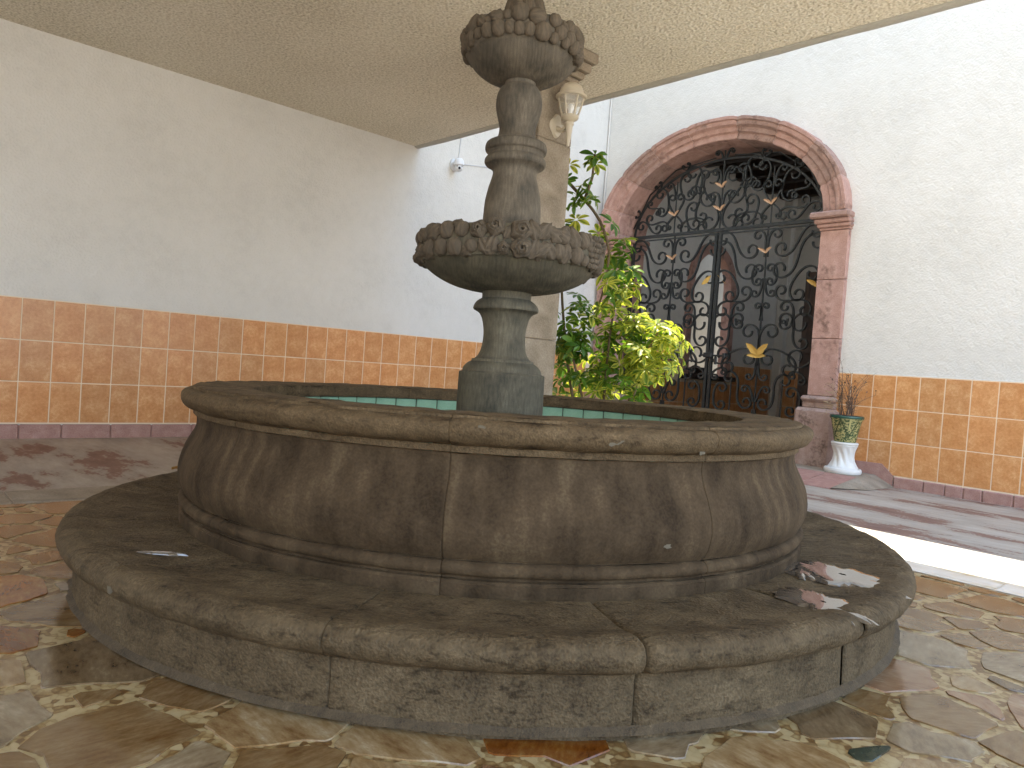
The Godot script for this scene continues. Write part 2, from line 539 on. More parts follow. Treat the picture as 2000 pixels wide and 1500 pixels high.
	water.clearcoat_roughness = 0.03
	M.water = water
	M.damp = tmat(worn, 0.5, 1, 0.35, 0.3, lin(0.42, 0.4, 0.38))
	M.dead_leaf = mat(lin(0.30, 0.15, 0.03), 0.7)
	M.fleck = mat(lin(0.13, 0.108, 0.072), 0.95)

# ---------------------------------------------------------------- shared numbers
const XL := -6.257          # face of the left wall
const ZG := -7.005          # face of the gate wall
const ROOF := 2.932
const FC := Vector3(-2.285, 0.0, -2.016)
const GREEN := Vector2(-0.72, -1.53)
const AX := -4.65           # middle of the arch

func court_height(x: float, z: float) -> float:
	return 0.02 * clampf((-3.97 - x) / 2.29, 0, 1) * clampf((z + 5.5) / 2.5, 0, 1) - 0.045 * clampf((-4.37 - z) / 2.63, 0, 1)

func roof_edge(x: float) -> float:
	return -4.43 - 0.043 * x - 0.0

# ---------------------------------------------------------------- ready
func _ready() -> void:
	rng.seed = 77
	var cam := Camera3D.new()
	cam.name = "camera"
	cam.transform = Transform3D(Basis(Vector3(0.66816, 0.072647, -0.740462), Vector3(-0.067243, 0.997045, 0.037143), Vector3(0.740973, 0.024973, 0.671071)).orthonormalized(), Vector3(0, 0.8, 0))
	cam.fov = 55.487
	cam.near = 0.05
	cam.far = 300.0
	add_child(cam)
	var env := Environment.new()
	env.background_mode = Environment.BG_SKY
	var skym := ProceduralSkyMaterial.new()
	skym.sky_top_color = Color(0.62, 0.75, 0.91)
	skym.sky_horizon_color = Color(0.92, 0.95, 0.98)
	skym.sky_curve = 0.18
	skym.ground_bottom_color = Color(0.4, 0.36, 0.3)
	skym.ground_horizon_color = Color(0.7, 0.7, 0.68)
	skym.energy_multiplier = 1.6
	var sky := Sky.new()
	sky.sky_material = skym
	env.sky = sky
	env.tonemap_mode = Environment.TONE_MAPPER_LINEAR
	env.tonemap_exposure = 3.3
	env.sdfgi_enabled = true
	env.ssao_enabled = true
	env.ssil_enabled = true
	var we := WorldEnvironment.new()
	we.name = "environment"
	we.environment = env
	add_child(we)
	var sun := DirectionalLight3D.new()
	sun.name = "sun"
	sun.light_energy = 1.6
	sun.light_color = Color(1.0, 0.95, 0.86)
	sun.light_angular_distance = 0.5
	sun.shadow_enabled = true
	add_child(sun)
	sun.look_at_from_position(Vector3(-0.10, 1.0, -0.198) * 20.0, Vector3.ZERO, Vector3.RIGHT)
	materials()
	grounds()
	paving()
	left_wall()
	gate_wall()
	roof()
	arch()
	side_room()
	fountain()
	pillar()
	gate()
	platform()
	pot_and_pedestal()
	big_plant()
	lamp(1.0, "white lantern on the right face of the stone pillar, above the leafy plant")
	lamp(-1.0, "white lantern on the far left face of the pillar, mostly behind the fountain shaft")
	security_camera()
	small_things()

# ---------------------------------------------------------------- ground
func sheet(x0: float, x1: float, z0: float, z1: float, nx: int, nz: int, y: Callable) -> MB:
	var b := MB.new()
	var rows := []
	for i in nz + 1:
		var line := PackedVector3Array()
		for j in nx + 1:
			var x := lerpf(x0, x1, float(j) / nx)
			var z := lerpf(z0, z1, float(i) / nz)
			line.append(Vector3(x, y.call(x, z), z))
		rows.append(line)
	b.grid(rows, Vector3(0, -1000, 0))
	return b

func grounds() -> void:
	var b := MB.new()
	b.face([Vector3(-60, -0.12, -60), Vector3(60, -0.12, -60), Vector3(60, -0.12, 60), Vector3(-60, -0.12, 60)], Vector3.UP)
	struct(obj(b, "ground", M.ground))
	struct(obj(sheet(XL - 0.05, -3.97, ZG - 0.1, 9.0, 8, 36, court_height), "courtyard_path", M.court))
	struct(obj(sheet(-3.97, 12.0, ZG - 0.1, -4.42, 20, 8, court_height), "courtyard_path", M.court))
	# stone border flags between the path and the marble paving, on the left
	var border: Node3D = Node3D.new()
	border.name = "paving_border"
	add_child(border)
	struct(border)
	var z := -4.4
	while z < 3.5:
		var l := rng.randf_range(0.55, 0.9)
		var f := MB.new()
		f.box(Vector3(-4.27, -0.02, z + 0.002), Vector3(-3.974, 0.0065 + rng.randf() * 0.001, z + l - 0.003), 0.003)
		obj(f, "border_stone", M.court_flag, border)
		z += l
	var bed := MB.new()
	bed.face([Vector3(-3.97, 0.0, -3.60), Vector3(1.7, 0.0, -3.60), Vector3(1.7, 0.0, 3.4), Vector3(-3.97, 0.0, 3.4)], Vector3.UP)
	struct(obj(bed, "marble_paving", M.bed))
	bed = MB.new()
	bed.face([Vector3(-3.97, 0.0, -4.42), Vector3(1.7, 0.0, -4.42), Vector3(1.7, 0.0, -3.60), Vector3(-3.97, 0.0, -3.60)], Vector3.UP)
	var edge: Node = struct(obj(bed, "pale_marble_edge", M.grout))
	var x := -3.965
	while x < 1.7:
		for row in 2:
			var l := 0.62
			var f := MB.new()
			var z0 := -4.416 + row * 0.408
			f.face([Vector3(x + 0.002, 0.004, z0), Vector3(x + l - 0.002, 0.004, z0), Vector3(x + l - 0.002, 0.004, z0 + 0.404), Vector3(x + 0.002, 0.004, z0 + 0.404)], Vector3.UP, [Vector2(x * 3.1, z0), Vector2(x * 3.1 + l, z0), Vector2(x * 3.1 + l, z0 + 0.404), Vector2(x * 3.1, z0 + 0.404)])
			obj(f, "marble_flag", M.pale, edge)
		x += 0.62
	bed = MB.new()
	bed.face([Vector3(-3.97, -0.004, 3.4), Vector3(12.0, -0.004, 3.4), Vector3(12.0, -0.004, 9.0), Vector3(-3.97, -0.004, 9.0)], Vector3.UP)
	struct(obj(bed, "rear_court_paving", M.court))
	bed = MB.new()
	bed.face([Vector3(1.7, -0.004, -4.42), Vector3(12.0, -0.004, -4.42), Vector3(12.0, -0.004, 3.4), Vector3(1.7, -0.004, 3.4)], Vector3.UP)
	struct(obj(bed, "side_court_paving", M.pale_world))

# ---------------------------------------------------------------- crazy paving
func paving() -> void:
	var bed: Node = get_node("marble_paving")
	var r := RandomNumberGenerator.new()
	r.seed = 4242
	var sites := []
	var tries := 0
	while tries < 26000:
		tries += 1
		var p := Vector2(r.randf_range(-4.1, 1.6), r.randf_range(-3.7, 1.1))
		var rad := r.randf_range(0.085, 0.19) if tries < 14000 else r.randf_range(0.05, 0.1)
		var d := Vector2(p.x - FC.x, p.y - FC.z).length()
		if d < 1.42:
			continue
		if Vector2(p.x + 4.0, p.y + 0.2).length() > 6.4:
			continue
		var ok := true
		for s in sites:
			if s[0].distance_to(p) < (s[1] + rad) * 0.87:
				ok = false
				break
		if ok:
			sites.append([p, rad])
	sites.sort_custom(func(a, b): return a[0].length() < b[0].length())
	var rest := MB.new()
	var greened := false
	var count := 0
	var jit := noise(9.0, 7, 2)
	for i in sites.size():
		var c: Vector2 = sites[i][0]
		var poly := PackedVector2Array()
		for k in 10:
			var a := TAU * k / 10.0
			poly.append(c + Vector2(cos(a), sin(a)) * sites[i][1] * 1.75)
		for j in sites.size():
			if j == i:
				continue
			var q: Vector2 = sites[j][0]
			var d := q - c
			var dist := d.length()
			if dist > 0.75:
				continue
			var t: float = (dist * dist + sites[i][1] ** 2 - sites[j][1] ** 2) / (2.0 * dist)
			poly = clip(poly, c + d / dist * t, d / dist)
		poly = clip(poly, Vector2(-3.972, 0), Vector2(-1, 0))
		poly = clip(poly, Vector2(0, -3.597), Vector2(0, -1))
		if poly.size() < 3:
			continue
		var gap := r.randf_range(0.006, 0.026)
		var ins := Geometry2D.offset_polygon(poly, -gap - 0.012, Geometry2D.JOIN_MITER)
		if ins.is_empty():
			continue
		var outs := Geometry2D.offset_polygon(ins[0], 0.012, Geometry2D.JOIN_ROUND)
		if outs.is_empty():
			continue
		var src: PackedVector2Array = outs[0]
		# resample with small unevenness
		var pts := PackedVector2Array()
		for k in src.size():
			var p0 := src[k]
			var p1 := src[(k + 1) % src.size()]
			var m := maxi(1, int(p0.distance_to(p1) / 0.05))
			for e in m:
				var p := p0.lerp(p1, float(e) / m)
				if p0.distance_to(p1) < 0.006 and e == 0 and pts.size() and pts[-1].distance_to(p) < 0.006:
					continue
				var o := Vector2(jit.get_noise_2d(p.x, p.y), jit.get_noise_2d(p.x + 40.0, p.y)) * 0.024
				pts.append(p + o)
		if pts.size() < 4:
			continue
		var b := MB.new() if count < 300 else rest
		stone(b, pts, r.randf() * TAU, Vector2(r.randf(), r.randf()) * 5.0)
		if count < 300:
			var w := r.randf()
			var warm := clampf(0.5 - (c.x + 1.4) * 0.30 + (c.y) * 0.12, 0.05, 0.9)
			var kind := 0
			if w < 0.34 * warm:
				kind = 4 + (r.randi() % 2)
			elif w < 0.42:
				kind = 2 + (r.randi() % 2)
			elif w < 0.56:
				kind = 6 + (r.randi() % 2)
			else:
				kind = r.randi() % 2
			if c.distance_to(GREEN) < 0.22 and sites[i][1] < 0.125 and not greened:
				kind = 8
				greened = true
			obj(b, "marble_slab", M.marble[kind], bed)
		count += 1
	if rest.v.size():
		var o := obj(rest, "far_marble_slabs", M.marble[1], bed)
		o.set_meta("kind", "stuff")

func clip(poly: PackedVector2Array, at: Vector2, nn: Vector2) -> PackedVector2Array:
	var out := PackedVector2Array()
	var m := poly.size()
	for k in m:
		var a := poly[k]
		var b := poly[(k + 1) % m]
		var da := (a - at).dot(nn)
		var db := (b - at).dot(nn)
		if da <= 0:
			out.append(a)
		if (da < 0 and db > 0) or (da > 0 and db < 0):
			out.append(a.lerp(b, da / (da - db)))
	return out

func stone(b: MB, pts: PackedVector2Array, turn: float, off: Vector2) -> void:
	var c := Vector2.ZERO
	for p in pts:
		c += p
	c /= pts.size()
	var y := 0.0034
	var inner := PackedVector2Array()
	for p in pts:
		inner.append(p + (c - p).normalized() * 0.002)
	var tris := Geometry2D.triangulate_polygon(inner)
	if tris.is_empty():
		return
	var f := b.v.size()
	for p in inner:
		b.vt(Vector3(p.x, y, p.y), Vector3.UP, p.rotated(turn) + off)
	for k in range(0, tris.size(), 3):
		b.tri(f + tris[k], f + tris[k + 1], f + tris[k + 2])
	var m := pts.size()
	var g := b.v.size()
	for k in m:
		var o := (pts[k] - c).normalized()
		var nn := Vector3(o.x, 0.8, o.y).normalized()
		b.vt(Vector3(inner[k].x, y, inner[k].y), nn, inner[k].rotated(turn) + off)
		b.vt(Vector3(pts[k].x, -0.002, pts[k].y), nn, pts[k].rotated(turn) + off)
	for k in m:
		var l := (k + 1) % m
		b.quad(g + k * 2, g + l * 2, g + l * 2 + 1, g + k * 2 + 1)

# ---------------------------------------------------------------- walls
var tile_meshes := {}

# one glazed tile, lying in its own xy plane with its face at +z
func tile_mesh(w: float, h: float, k: int) -> ArrayMesh:
	var key := "%.3f/%.3f/%d" % [w, h, k]
	if not tile_meshes.has(key):
		var b := MB.new()
		b.box(Vector3(0, 0, -0.008), Vector3(w, h, 0.0), 0.0022, Vector2(k * 0.37, k * 0.61))
		tile_meshes[key] = b.mesh()
	return tile_meshes[key]

func dado(parent: Node3D, start: Vector3, along: Vector3, face: Vector3, count: int, base: float, skip = null) -> void:
	# tiles 0.20 wide and 0.30 high in three rows; start is the first joint on the wall
	for i in count:
		for j in 3:
			if skip != null and skip.call(i, j):
				continue
			var basis := Basis(along, Vector3.UP, face)
			var flip := basis.determinant() < 0
			var at := start + along * (0.2 * i + 0.0035)
			if flip:
				basis = Basis(-along, Vector3.UP, face)
				at = start + along * (0.2 * i + 0.1965)
			at.y = base + 0.3 * j + 0.0035
			put(tile_mesh(0.193, 0.293, rng.randi() % 8), "tile", M.tile[rng.randi() % 4], parent, Transform3D(basis, at + face * (0.0115 + rng.randf() * 0.0006)))

func grout_sheet(parent: Node3D, lo: Vector3, hi: Vector3) -> void:
	var b := MB.new()
	b.box(lo, hi)
	obj(b, "grout", M.grout, parent)

func left_wall() -> void:
	var w := thing("left_wall", "long white plastered wall with three rows of terracotta tiles, left of the fountain", "wall")
	var b := MB.new()
	b.box(Vector3(XL - 0.35, -0.1, -7.505), Vector3(XL, 7.0, 9.0))
	obj(b, "plaster", M.plaster, w)
	grout_sheet(w, Vector3(XL - 0.01, 0.125, ZG + 0.004), Vector3(XL + 0.009, 1.036, 1.0))
	# joints run from z = -0.889; towards the corner and a little towards the eye
	dado(w, Vector3(XL, 0, -0.889 + 1.6), Vector3(0, 0, -1), Vector3(1, 0, 0), 38, 0.131)
	var cut := MB.new()
	cut.box(Vector3(XL + 0.004, 1.034, ZG + 0.006), Vector3(XL + 0.010, 1.041, 1.0), 0.002)
	obj(cut, "tile_edge", M.plaster, w)
	var z := 0.9
	var k := 0
	while z > ZG + 0.1:
		var l := rng.randf_range(0.26, 0.34)
		var f := MB.new()
		f.box(Vector3(XL, -0.05, maxf(z - l, ZG + 0.015)), Vector3(XL + 0.026 + rng.randf() * 0.003, 0.122, z - 0.003), 0.008, Vector2(k, 0))
		obj(f, "baseboard", M.board, w)
		z -= l
		k += 1

func arch_y(x: float, a: float, bb: float, spring: float) -> float:
	var d := absf(x - AX) / a
	return spring if d >= 1.0 else spring + bb * sqrt(1.0 - d * d)

func gate_wall() -> void:
	var w := thing("gate_wall", "tall white plastered wall pierced by the arched gateway, terracotta tiles at its foot", "wall")
	var b := MB.new()
	var zf := ZG
	var zb := -7.505
	var top := 13.2
	var a := 1.42
	var bb := 1.04
	var xs := []
	for k in 41:
		xs.append(AX - a * cos(PI * k / 40.0))
	for z in [zf, zb]:
		var nz := Vector3(0, 0, 1 if z == zf else -1)
		b.face([Vector3(XL - 0.3, -0.1, z), Vector3(xs[0], -0.1, z), Vector3(xs[0], top, z), Vector3(XL - 0.3, top, z)], nz)
		b.face([Vector3(xs[40], -0.1, z), Vector3(-0.5, -0.1, z), Vector3(-0.5, top, z), Vector3(xs[40], top, z)], nz)
		b.face([Vector3(-0.5, -0.1, z), Vector3(12.0, -0.1, z), Vector3(12.0, 3.6, z), Vector3(-0.5, 3.6, z)], nz)
		for k in 40:
			b.face([Vector3(xs[k], arch_y(xs[k], a, bb, 2.5), z), Vector3(xs[k + 1], arch_y(xs[k + 1], a, bb, 2.5), z), Vector3(xs[k + 1], top, z), Vector3(xs[k], top, z)], nz)
	for k in 40:
		b.face([Vector3(xs[k], arch_y(xs[k], a, bb, 2.5), zf), Vector3(xs[k + 1], arch_y(xs[k + 1], a, bb, 2.5), zf), Vector3(xs[k + 1], arch_y(xs[k + 1], a, bb, 2.5), zb), Vector3(xs[k], arch_y(xs[k], a, bb, 2.5), zb)], Vector3.DOWN)
	for k in [0, 40]:
		b.face([Vector3(xs[k], -0.1, zf), Vector3(xs[k], 2.5, zf), Vector3(xs[k], 2.5, zb), Vector3(xs[k], -0.1, zb)], Vector3(1 if k == 0 else -1, 0, 0))
	b.face([Vector3(XL - 0.3, top, zf), Vector3(-0.5, top, zf), Vector3(-0.5, top, zb), Vector3(XL - 0.3, top, zb)], Vector3.UP)
	b.face([Vector3(-0.5, 3.6, zf), Vector3(-0.5, top, zf), Vector3(-0.5, top, zb), Vector3(-0.5, 3.6, zb)], Vector3.RIGHT)
	b.face([Vector3(-0.5, 3.6, zf), Vector3(12, 3.6, zf), Vector3(12, 3.6, zb), Vector3(-0.5, 3.6, zb)], Vector3.UP)
	obj(b, "plaster", M.plaster, w)
	grout_sheet(w, Vector3(-3.10, 0.05, ZG - 0.01), Vector3(3.2, 0.965, ZG + 0.009))
	dado(w, Vector3(-3.167, 0, ZG), Vector3(1, 0, 0), Vector3(0, 0, 1), 31, 0.06)
	var cut := MB.new()
	cut.box(Vector3(-3.10, 0.963, ZG + 0.003), Vector3(3.2, 0.970, ZG + 0.010), 0.002)
	obj(cut, "tile_edge", M.plaster, w)
	var x := -2.52
	var k := 0
	while x < 3.2:
		var l: float = [0.25, 0.17, 0.14, 0.14, 0.22, 0.26][k % 6]
		var f := MB.new()
		f.box(Vector3(x + 0.002, -0.09, ZG), Vector3(x + l - 0.002, 0.052, ZG + 0.026 + rng.randf() * 0.003), 0.008, Vector2(k, 0))
		obj(f, "baseboard", M.board, w)
		x += l
		k += 1
	# board that climbs over the raised threshold beside the pot
	for q in [[-2.52, -0.04, -2.63, 0.06], [-2.63, 0.06, -3.05, 0.055]]:
		var f := MB.new()
		var z1 := ZG + 0.027
		var lo := [Vector2(q[0], q[1] - 0.05), Vector2(q[2], q[3] - 0.05), Vector2(q[2], q[3] + 0.095), Vector2(q[0], q[1] + 0.095)]
		f.face([Vector3(lo[0].x, lo[0].y, z1), Vector3(lo[1].x, lo[1].y, z1), Vector3(lo[2].x, lo[2].y, z1), Vector3(lo[3].x, lo[3].y, z1)], Vector3.BACK)
		f.face([Vector3(lo[2].x, lo[2].y, z1), Vector3(lo[3].x, lo[3].y, z1), Vector3(lo[3].x, lo[3].y, ZG), Vector3(lo[2].x, lo[2].y, ZG)], Vector3.UP)
		obj(f, "baseboard", M.board, w)

func roof() -> void:
	var w := thing("roof", "flat gallery roof with coarse beige stucco underside above the fountain", "roof")
	var b := MB.new()
	var xs := [XL, 1.5]
	var e0 := roof_edge(XL)
	var e1 := roof_edge(1.5)
	var y0 := ROOF
	var y1 := ROOF + 0.12
	b.face([Vector3(xs[0], y0, e0), Vector3(xs[1], y0, e1), Vector3(xs[1], y0, 4.4), Vector3(xs[0], y0, 4.4)], Vector3.DOWN)
	obj(b, "stucco_underside", M.stucco, w)
	b = MB.new()
	b.face([Vector3(xs[0], y0 - 0.002, e0 - 0.002), Vector3(xs[1], y0 - 0.002, e1 - 0.002), Vector3(xs[1], y1, e1 - 0.002), Vector3(xs[0], y1, e0 - 0.002)], Vector3(0, 0, -1))
	b.face([Vector3(xs[0], y1, e0), Vector3(xs[1], y1, e1), Vector3(xs[1], y1, 4.4), Vector3(xs[0], y1, 4.4)], Vector3.UP)
	b.face([Vector3(xs[1] + 0.002, y0, e1), Vector3(xs[1] + 0.002, y1, e1), Vector3(xs[1] + 0.002, y1, 4.4), Vector3(xs[1] + 0.002, y0, 4.4)], Vector3.RIGHT)
	b.face([Vector3(xs[0], y0, 4.402), Vector3(xs[1], y0, 4.402), Vector3(xs[1], y1, 4.402), Vector3(xs[0], y1, 4.402)], Vector3.BACK)
	obj(b, "slab", M.edge, w)
	b = MB.new()
	b.face([Vector3(xs[0], y1 + 0.001, e0 + 0.12), Vector3(xs[1], y1 + 0.001, e1 + 0.12), Vector3(xs[1], 7.2, e1 + 0.12), Vector3(xs[0], 7.2, e0 + 0.12)], Vector3(0, 0, -1))
	b.face([Vector3(xs[0], y1 + 0.001, e0 + 0.32), Vector3(xs[1], y1 + 0.001, e1 + 0.32), Vector3(xs[1], 7.2, e1 + 0.32), Vector3(xs[0], 7.2, e0 + 0.32)], Vector3(0, 0, 1))
	b.face([Vector3(xs[0], 7.2, e0 + 0.12), Vector3(xs[1], 7.2, e1 + 0.12), Vector3(xs[1], 7.2, e1 + 0.32), Vector3(xs[0], 7.2, e0 + 0.32)], Vector3.UP)
	b.face([Vector3(xs[1], y1 + 0.001, e1 + 0.12), Vector3(xs[1], 7.2, e1 + 0.12), Vector3(xs[1], 7.2, e1 + 0.32), Vector3(xs[1], y1 + 0.001, e1 + 0.32)], Vector3.RIGHT)
	obj(b, "parapet", M.plaster, w)
	# drip edge of smoother mortar
	b = MB.new()
	var rows := []
	for q in [[0.05, 0.0], [0.045, -0.012], [0.02, -0.017], [-0.012, -0.015], [-0.02, -0.004], [-0.02, 0.03]]:
		var line := PackedVector3Array()
		for k in 40:
			var x := lerpf(XL + 0.001, 1.5, k / 39.0)
			line.append(Vector3(x, y0 + q[1] + bumpy.get_noise_2d(x * 6.0, q[0] * 90.0) * 0.006, roof_edge(x) + q[0]))
		rows.append(line)
	b.grid(rows, Vector3(-2, y0 + 5, -4.3))
	obj(b, "drip_edge", M.edge, w)
	# the gallery's closed end behind the eye
	var g := thing("end_wall", "plain white plastered wall closing the court opposite the gate", "wall")
	b = MB.new()
	b.box(Vector3(XL, -0.1, 9.0), Vector3(12.0, 4.0, 9.3))
	obj(b, "plaster", M.plaster, g)

# ---------------------------------------------------------------- arch of pink stone
func arch() -> void:
	var w := thing("stone_arch", "moulded pink stone arch with pilasters framing the iron gate", "archway")
	var prof := [[0.0, -0.50], [0.0, 0.050], [0.04, 0.056], [0.26, 0.056], [0.30, 0.066], [0.33, 0.082], [0.52, 0.086], [0.56, 0.098], [0.62, 0.122], [0.72, 0.130], [0.80, 0.128], [0.84, 0.145], [0.97, 0.148], [1.0, 0.138], [1.0, 0.0]]
	var cuts := [0.0, 17.0, 38.0, 58.0, 78.0, 102.0, 122.0, 142.0, 163.0, 180.0]
	for i in cuts.size() - 1:
		var b := MB.new()
		var t0 := deg_to_rad(cuts[i])
		var t1 := deg_to_rad(cuts[i + 1])
		for sgm in prof.size() - 1:
			var rows := []
			for e in 2:
				var q: Array = prof[sgm + e]
				var line := PackedVector3Array()
				for k in 13:
					var t := lerpf(t0, t1, k / 12.0)
					var inset := 0.008 if k == 0 or k == 12 else 0.0
					if k == 0: t += 0.001
					if k == 12: t -= 0.001
					var rr := lerpf(1.29, 1.55, q[0]) + inset * (-1.0 if q[0] > 0.5 else 1.0)
					var rb := lerpf(0.92, 1.147, q[0]) + inset * (-1.0 if q[0] > 0.5 else 1.0)
					var p := Vector3(AX + cos(t) * rr, 2.503 + sin(t) * rb, ZG + q[1] - inset)
					p += Vector3(1, 1, 1) * bumpy.get_noise_3dv(p * 14.0) * 0.004
					line.append(p)
				rows.append(line)
			var ref := Vector3(AX, 2.4, ZG - 0.2) if sgm > 0 else Vector3(AX, 40, ZG)
			if sgm == prof.size() - 2:
				ref = Vector3(AX, 2.4, ZG - 0.2)
			elif sgm >= 1:
				ref = Vector3(AX, 2.4, ZG - 30.0)
			else:
				ref = Vector3(AX, 2.503, ZG - 0.2) + Vector3(cos((t0 + t1) / 2), sin((t0 + t1) / 2), 0) * 30.0
			b.grid(rows, ref)
		obj(b, "voussoir", M.pink_dirty if (i == 3 or i == 6 or i == 1) else M.pink, w)
	for s in [1.0, -1.0]:
		var xin := 1.285
		var xout := 1.56
		var put_box := func(x0: float, x1: float, y0: float, y1: float, zproud: float, bev: float, nm: String, m: Material) -> void:
			var b := MB.new()
			var xa: float = AX + s * x0
			var xb: float = AX + s * x1
			b.box(Vector3(minf(xa, xb), y0, -7.505), Vector3(maxf(xa, xb), y1, ZG + zproud), bev, Vector2(y0, x0))
			obj(b, nm, m, w)
		put_box.call(xin, xout, 0.725, 1.278, 0.055, 0.006, "pilaster_block", M.pink)
		put_box.call(xin, xout, 1.282, 1.848, 0.055, 0.006, "pilaster_block", M.pink)
		put_box.call(xin, xout, 1.852, 2.325, 0.055, 0.006, "pilaster_block", M.pink)
		var imp := [[2.327, 2.352, 0.012], [2.354, 2.39, 0.03], [2.392, 2.435, 0.052], [2.437, 2.500, 0.088]]
		for k in 4:
			put_box.call(xin - imp[k][2], xout + minf(imp[k][2], 0.02), imp[k][0], imp[k][1], 0.055 + imp[k][2], 0.009 if k < 3 else 0.014, "impost_moulding", M.pink_dirty if k == 3 else M.pink)
		put_box.call(xin - 0.052, xout + 0.012, 0.662, 0.722, 0.055 + 0.05, 0.024, "base_torus", M.plinth)
		put_box.call(xin - 0.028, xout + 0.006, 0.606, 0.660, 0.055 + 0.028, 0.006, "base_neck", M.plinth)
		put_box.call(xin - 0.085, xout + 0.035, 0.02, 0.604, 0.055 + 0.085, 0.03, "plinth_block", M.plinth)

# ---------------------------------------------------------------- room behind the gate
func side_room() -> void:
	var f := MB.new()
	f.box(Vector3(-6.6, -0.05, -11.9), Vector3(3.0, 0.05, -7.2))
	struct(obj(f, "passage_floor", M.court_flag))
	var w := thing("passage_wall", "white wall inside the gate with an arched window opening and terracotta tiles", "wall")
	# wall on x = XL with an arched opening
	var zc := -9.58
	var hw := 0.52
	var b := MB.new()
	var x0 := XL - 0.10
	var ztop := func(z: float) -> float:
		var d := absf(z - zc) / hw
		return 2.22 + (hw * sqrt(1.0 - d * d) if d < 1.0 else 0.0)
	var zs := []
	for k in 25:
		zs.append(zc - hw * cos(PI * k / 24.0))
	for x in [XL, x0]:
		var nx := Vector3(1 if x == XL else -1, 0, 0)
		b.face([Vector3(x, 0, -11.7), Vector3(x, 0, zs[0]), Vector3(x, 4.06, zs[0]), Vector3(x, 4.06, -11.7)], nx)
		b.face([Vector3(x, 0, zs[24]), Vector3(x, 0, -7.506), Vector3(x, 4.06, -7.506), Vector3(x, 4.06, zs[24])], nx)
		b.face([Vector3(x, 0, zs[0]), Vector3(x, 0, zs[24]), Vector3(x, 0.84, zs[24]), Vector3(x, 0.84, zs[0])], nx)
		for k in 24:
			b.face([Vector3(x, ztop.call(zs[k]), zs[k]), Vector3(x, ztop.call(zs[k + 1]), zs[k + 1]), Vector3(x, 4.06, zs[k + 1]), Vector3(x, 4.06, zs[k])], nx)
	b.face([Vector3(x0, 0.84, zs[0]), Vector3(XL, 0.84, zs[0]), Vector3(XL, 0.84, zs[24]), Vector3(x0, 0.84, zs[24])], Vector3.UP)
	for k in 24:
		b.face([Vector3(x0, ztop.call(zs[k]), zs[k]), Vector3(XL, ztop.call(zs[k]), zs[k]), Vector3(XL, ztop.call(zs[k + 1]), zs[k + 1]), Vector3(x0, ztop.call(zs[k + 1]), zs[k + 1])], Vector3(0, -1, signf(zc - zs[k])).normalized())
	for k in [0, 24]:
		b.face([Vector3(x0, 0.84, zs[k]), Vector3(XL, 0.84, zs[k]), Vector3(XL, 2.22, zs[k]), Vector3(x0, 2.22, zs[k])], Vector3(0, 0, 1 if k == 0 else -1))
	obj(b, "plaster", M.plaster, w)
	# pink stone surround
	var pts := []
	pts.append(Vector2(-hw, 0.84))
	for k in 25:
		var t := PI * k / 24.0
		pts.append(Vector2(-hw * cos(t), 2.22 + hw * sin(t)))
	pts.append(Vector2(hw, 0.84))
	for part in [[0, 5], [5, 13], [13, 21], [21, 26]]:
		var s := MB.new()
		var rows := []
		for q in [[-0.035, -0.098], [-0.035, 0.035], [0.0, 0.045], [0.105, 0.045], [0.12, 0.03], [0.12, 0.0]]:
			var line := PackedVector3Array()
			for k in range(part[0], part[1] + 1):
				var p: Vector2 = pts[k]
				var o := Vector2(p.x, maxf(p.y - 2.22, 0.0))
				o = o.normalized()
				p += o * q[0]
				line.append(Vector3(XL + q[1], p.y, zc + p.x))
			rows.append(line)
		for e in rows.size() - 1:
			s.grid([rows[e], rows[e + 1]], Vector3(XL - 9.0, 1.9, zc) if e > 0 else Vector3(XL, 1.9 + (9.0 if part[0] > 0 and part[1] < 26 else 0.0), zc + (-9.0 if part[0] == 0 else 9.0 if part[1] == 26 else 0.0)))
		obj(s, "window_surround", M.pink, w)
	var sill := MB.new()
	sill.box(Vector3(XL - 0.1, 0.80, zc - hw - 0.16), Vector3(XL + 0.13, 0.868, zc + hw + 0.16), 0.012)
	obj(sill, "window_sill", M.wood, w)
	grout_sheet(w, Vector3(XL - 0.01, 0.145, -11.7), Vector3(XL + 0.009, 1.055, zc - hw - 0.124))
	grout_sheet(w, Vector3(XL - 0.01, 0.145, zc - hw - 0.122), Vector3(XL + 0.009, 0.798, zc + hw + 0.122))
	grout_sheet(w, Vector3(XL - 0.01, 0.145, zc + hw + 0.124), Vector3(XL + 0.009, 1.055, -7.51))
	dado(w, Vector3(XL, 0, -7.52), Vector3(0, 0, -1), Vector3(1, 0, 0), 20, 0.15, func(i, j): return j == 2 and -7.52 - 0.2 * i > zc - hw - 0.16 and -7.72 - 0.2 * i < zc + hw + 0.16)
	# end wall of the passage
	var e := thing("passage_end_wall", "grey shaded wall at the far end of the passage behind the gate", "wall")
	b = MB.new()
	b.box(Vector3(XL - 0.3, -0.1, -12.0), Vector3(3.0, 4.06, -11.702))
	obj(b, "plaster", M.plaster, e)
	b = MB.new()
	b.box(Vector3(XL + 0.004, 0.05, -11.702), Vector3(XL + 0.16, 4.05, -11.56), 0.01)
	obj(b, "corner_pier", M.plaster, e)
	grout_sheet(e, Vector3(XL + 0.162, 0.145, -11.71), Vector3(-2.6, 1.055, -11.693))
	dado(e, Vector3(XL + 0.17, 0, -11.702), Vector3(1, 0, 0), Vector3(0, 0, 1), 17, 0.15)
	# bright wall of the light court behind the window
	var c := thing("light_court_wall", "bright white wall seen through the arched window behind the gate", "wall")
	b = MB.new()
	b.box(Vector3(-7.1, -0.1, -12.0), Vector3(-6.95, 5.2, -7.5))
	obj(b, "plaster", M.plaster, c)
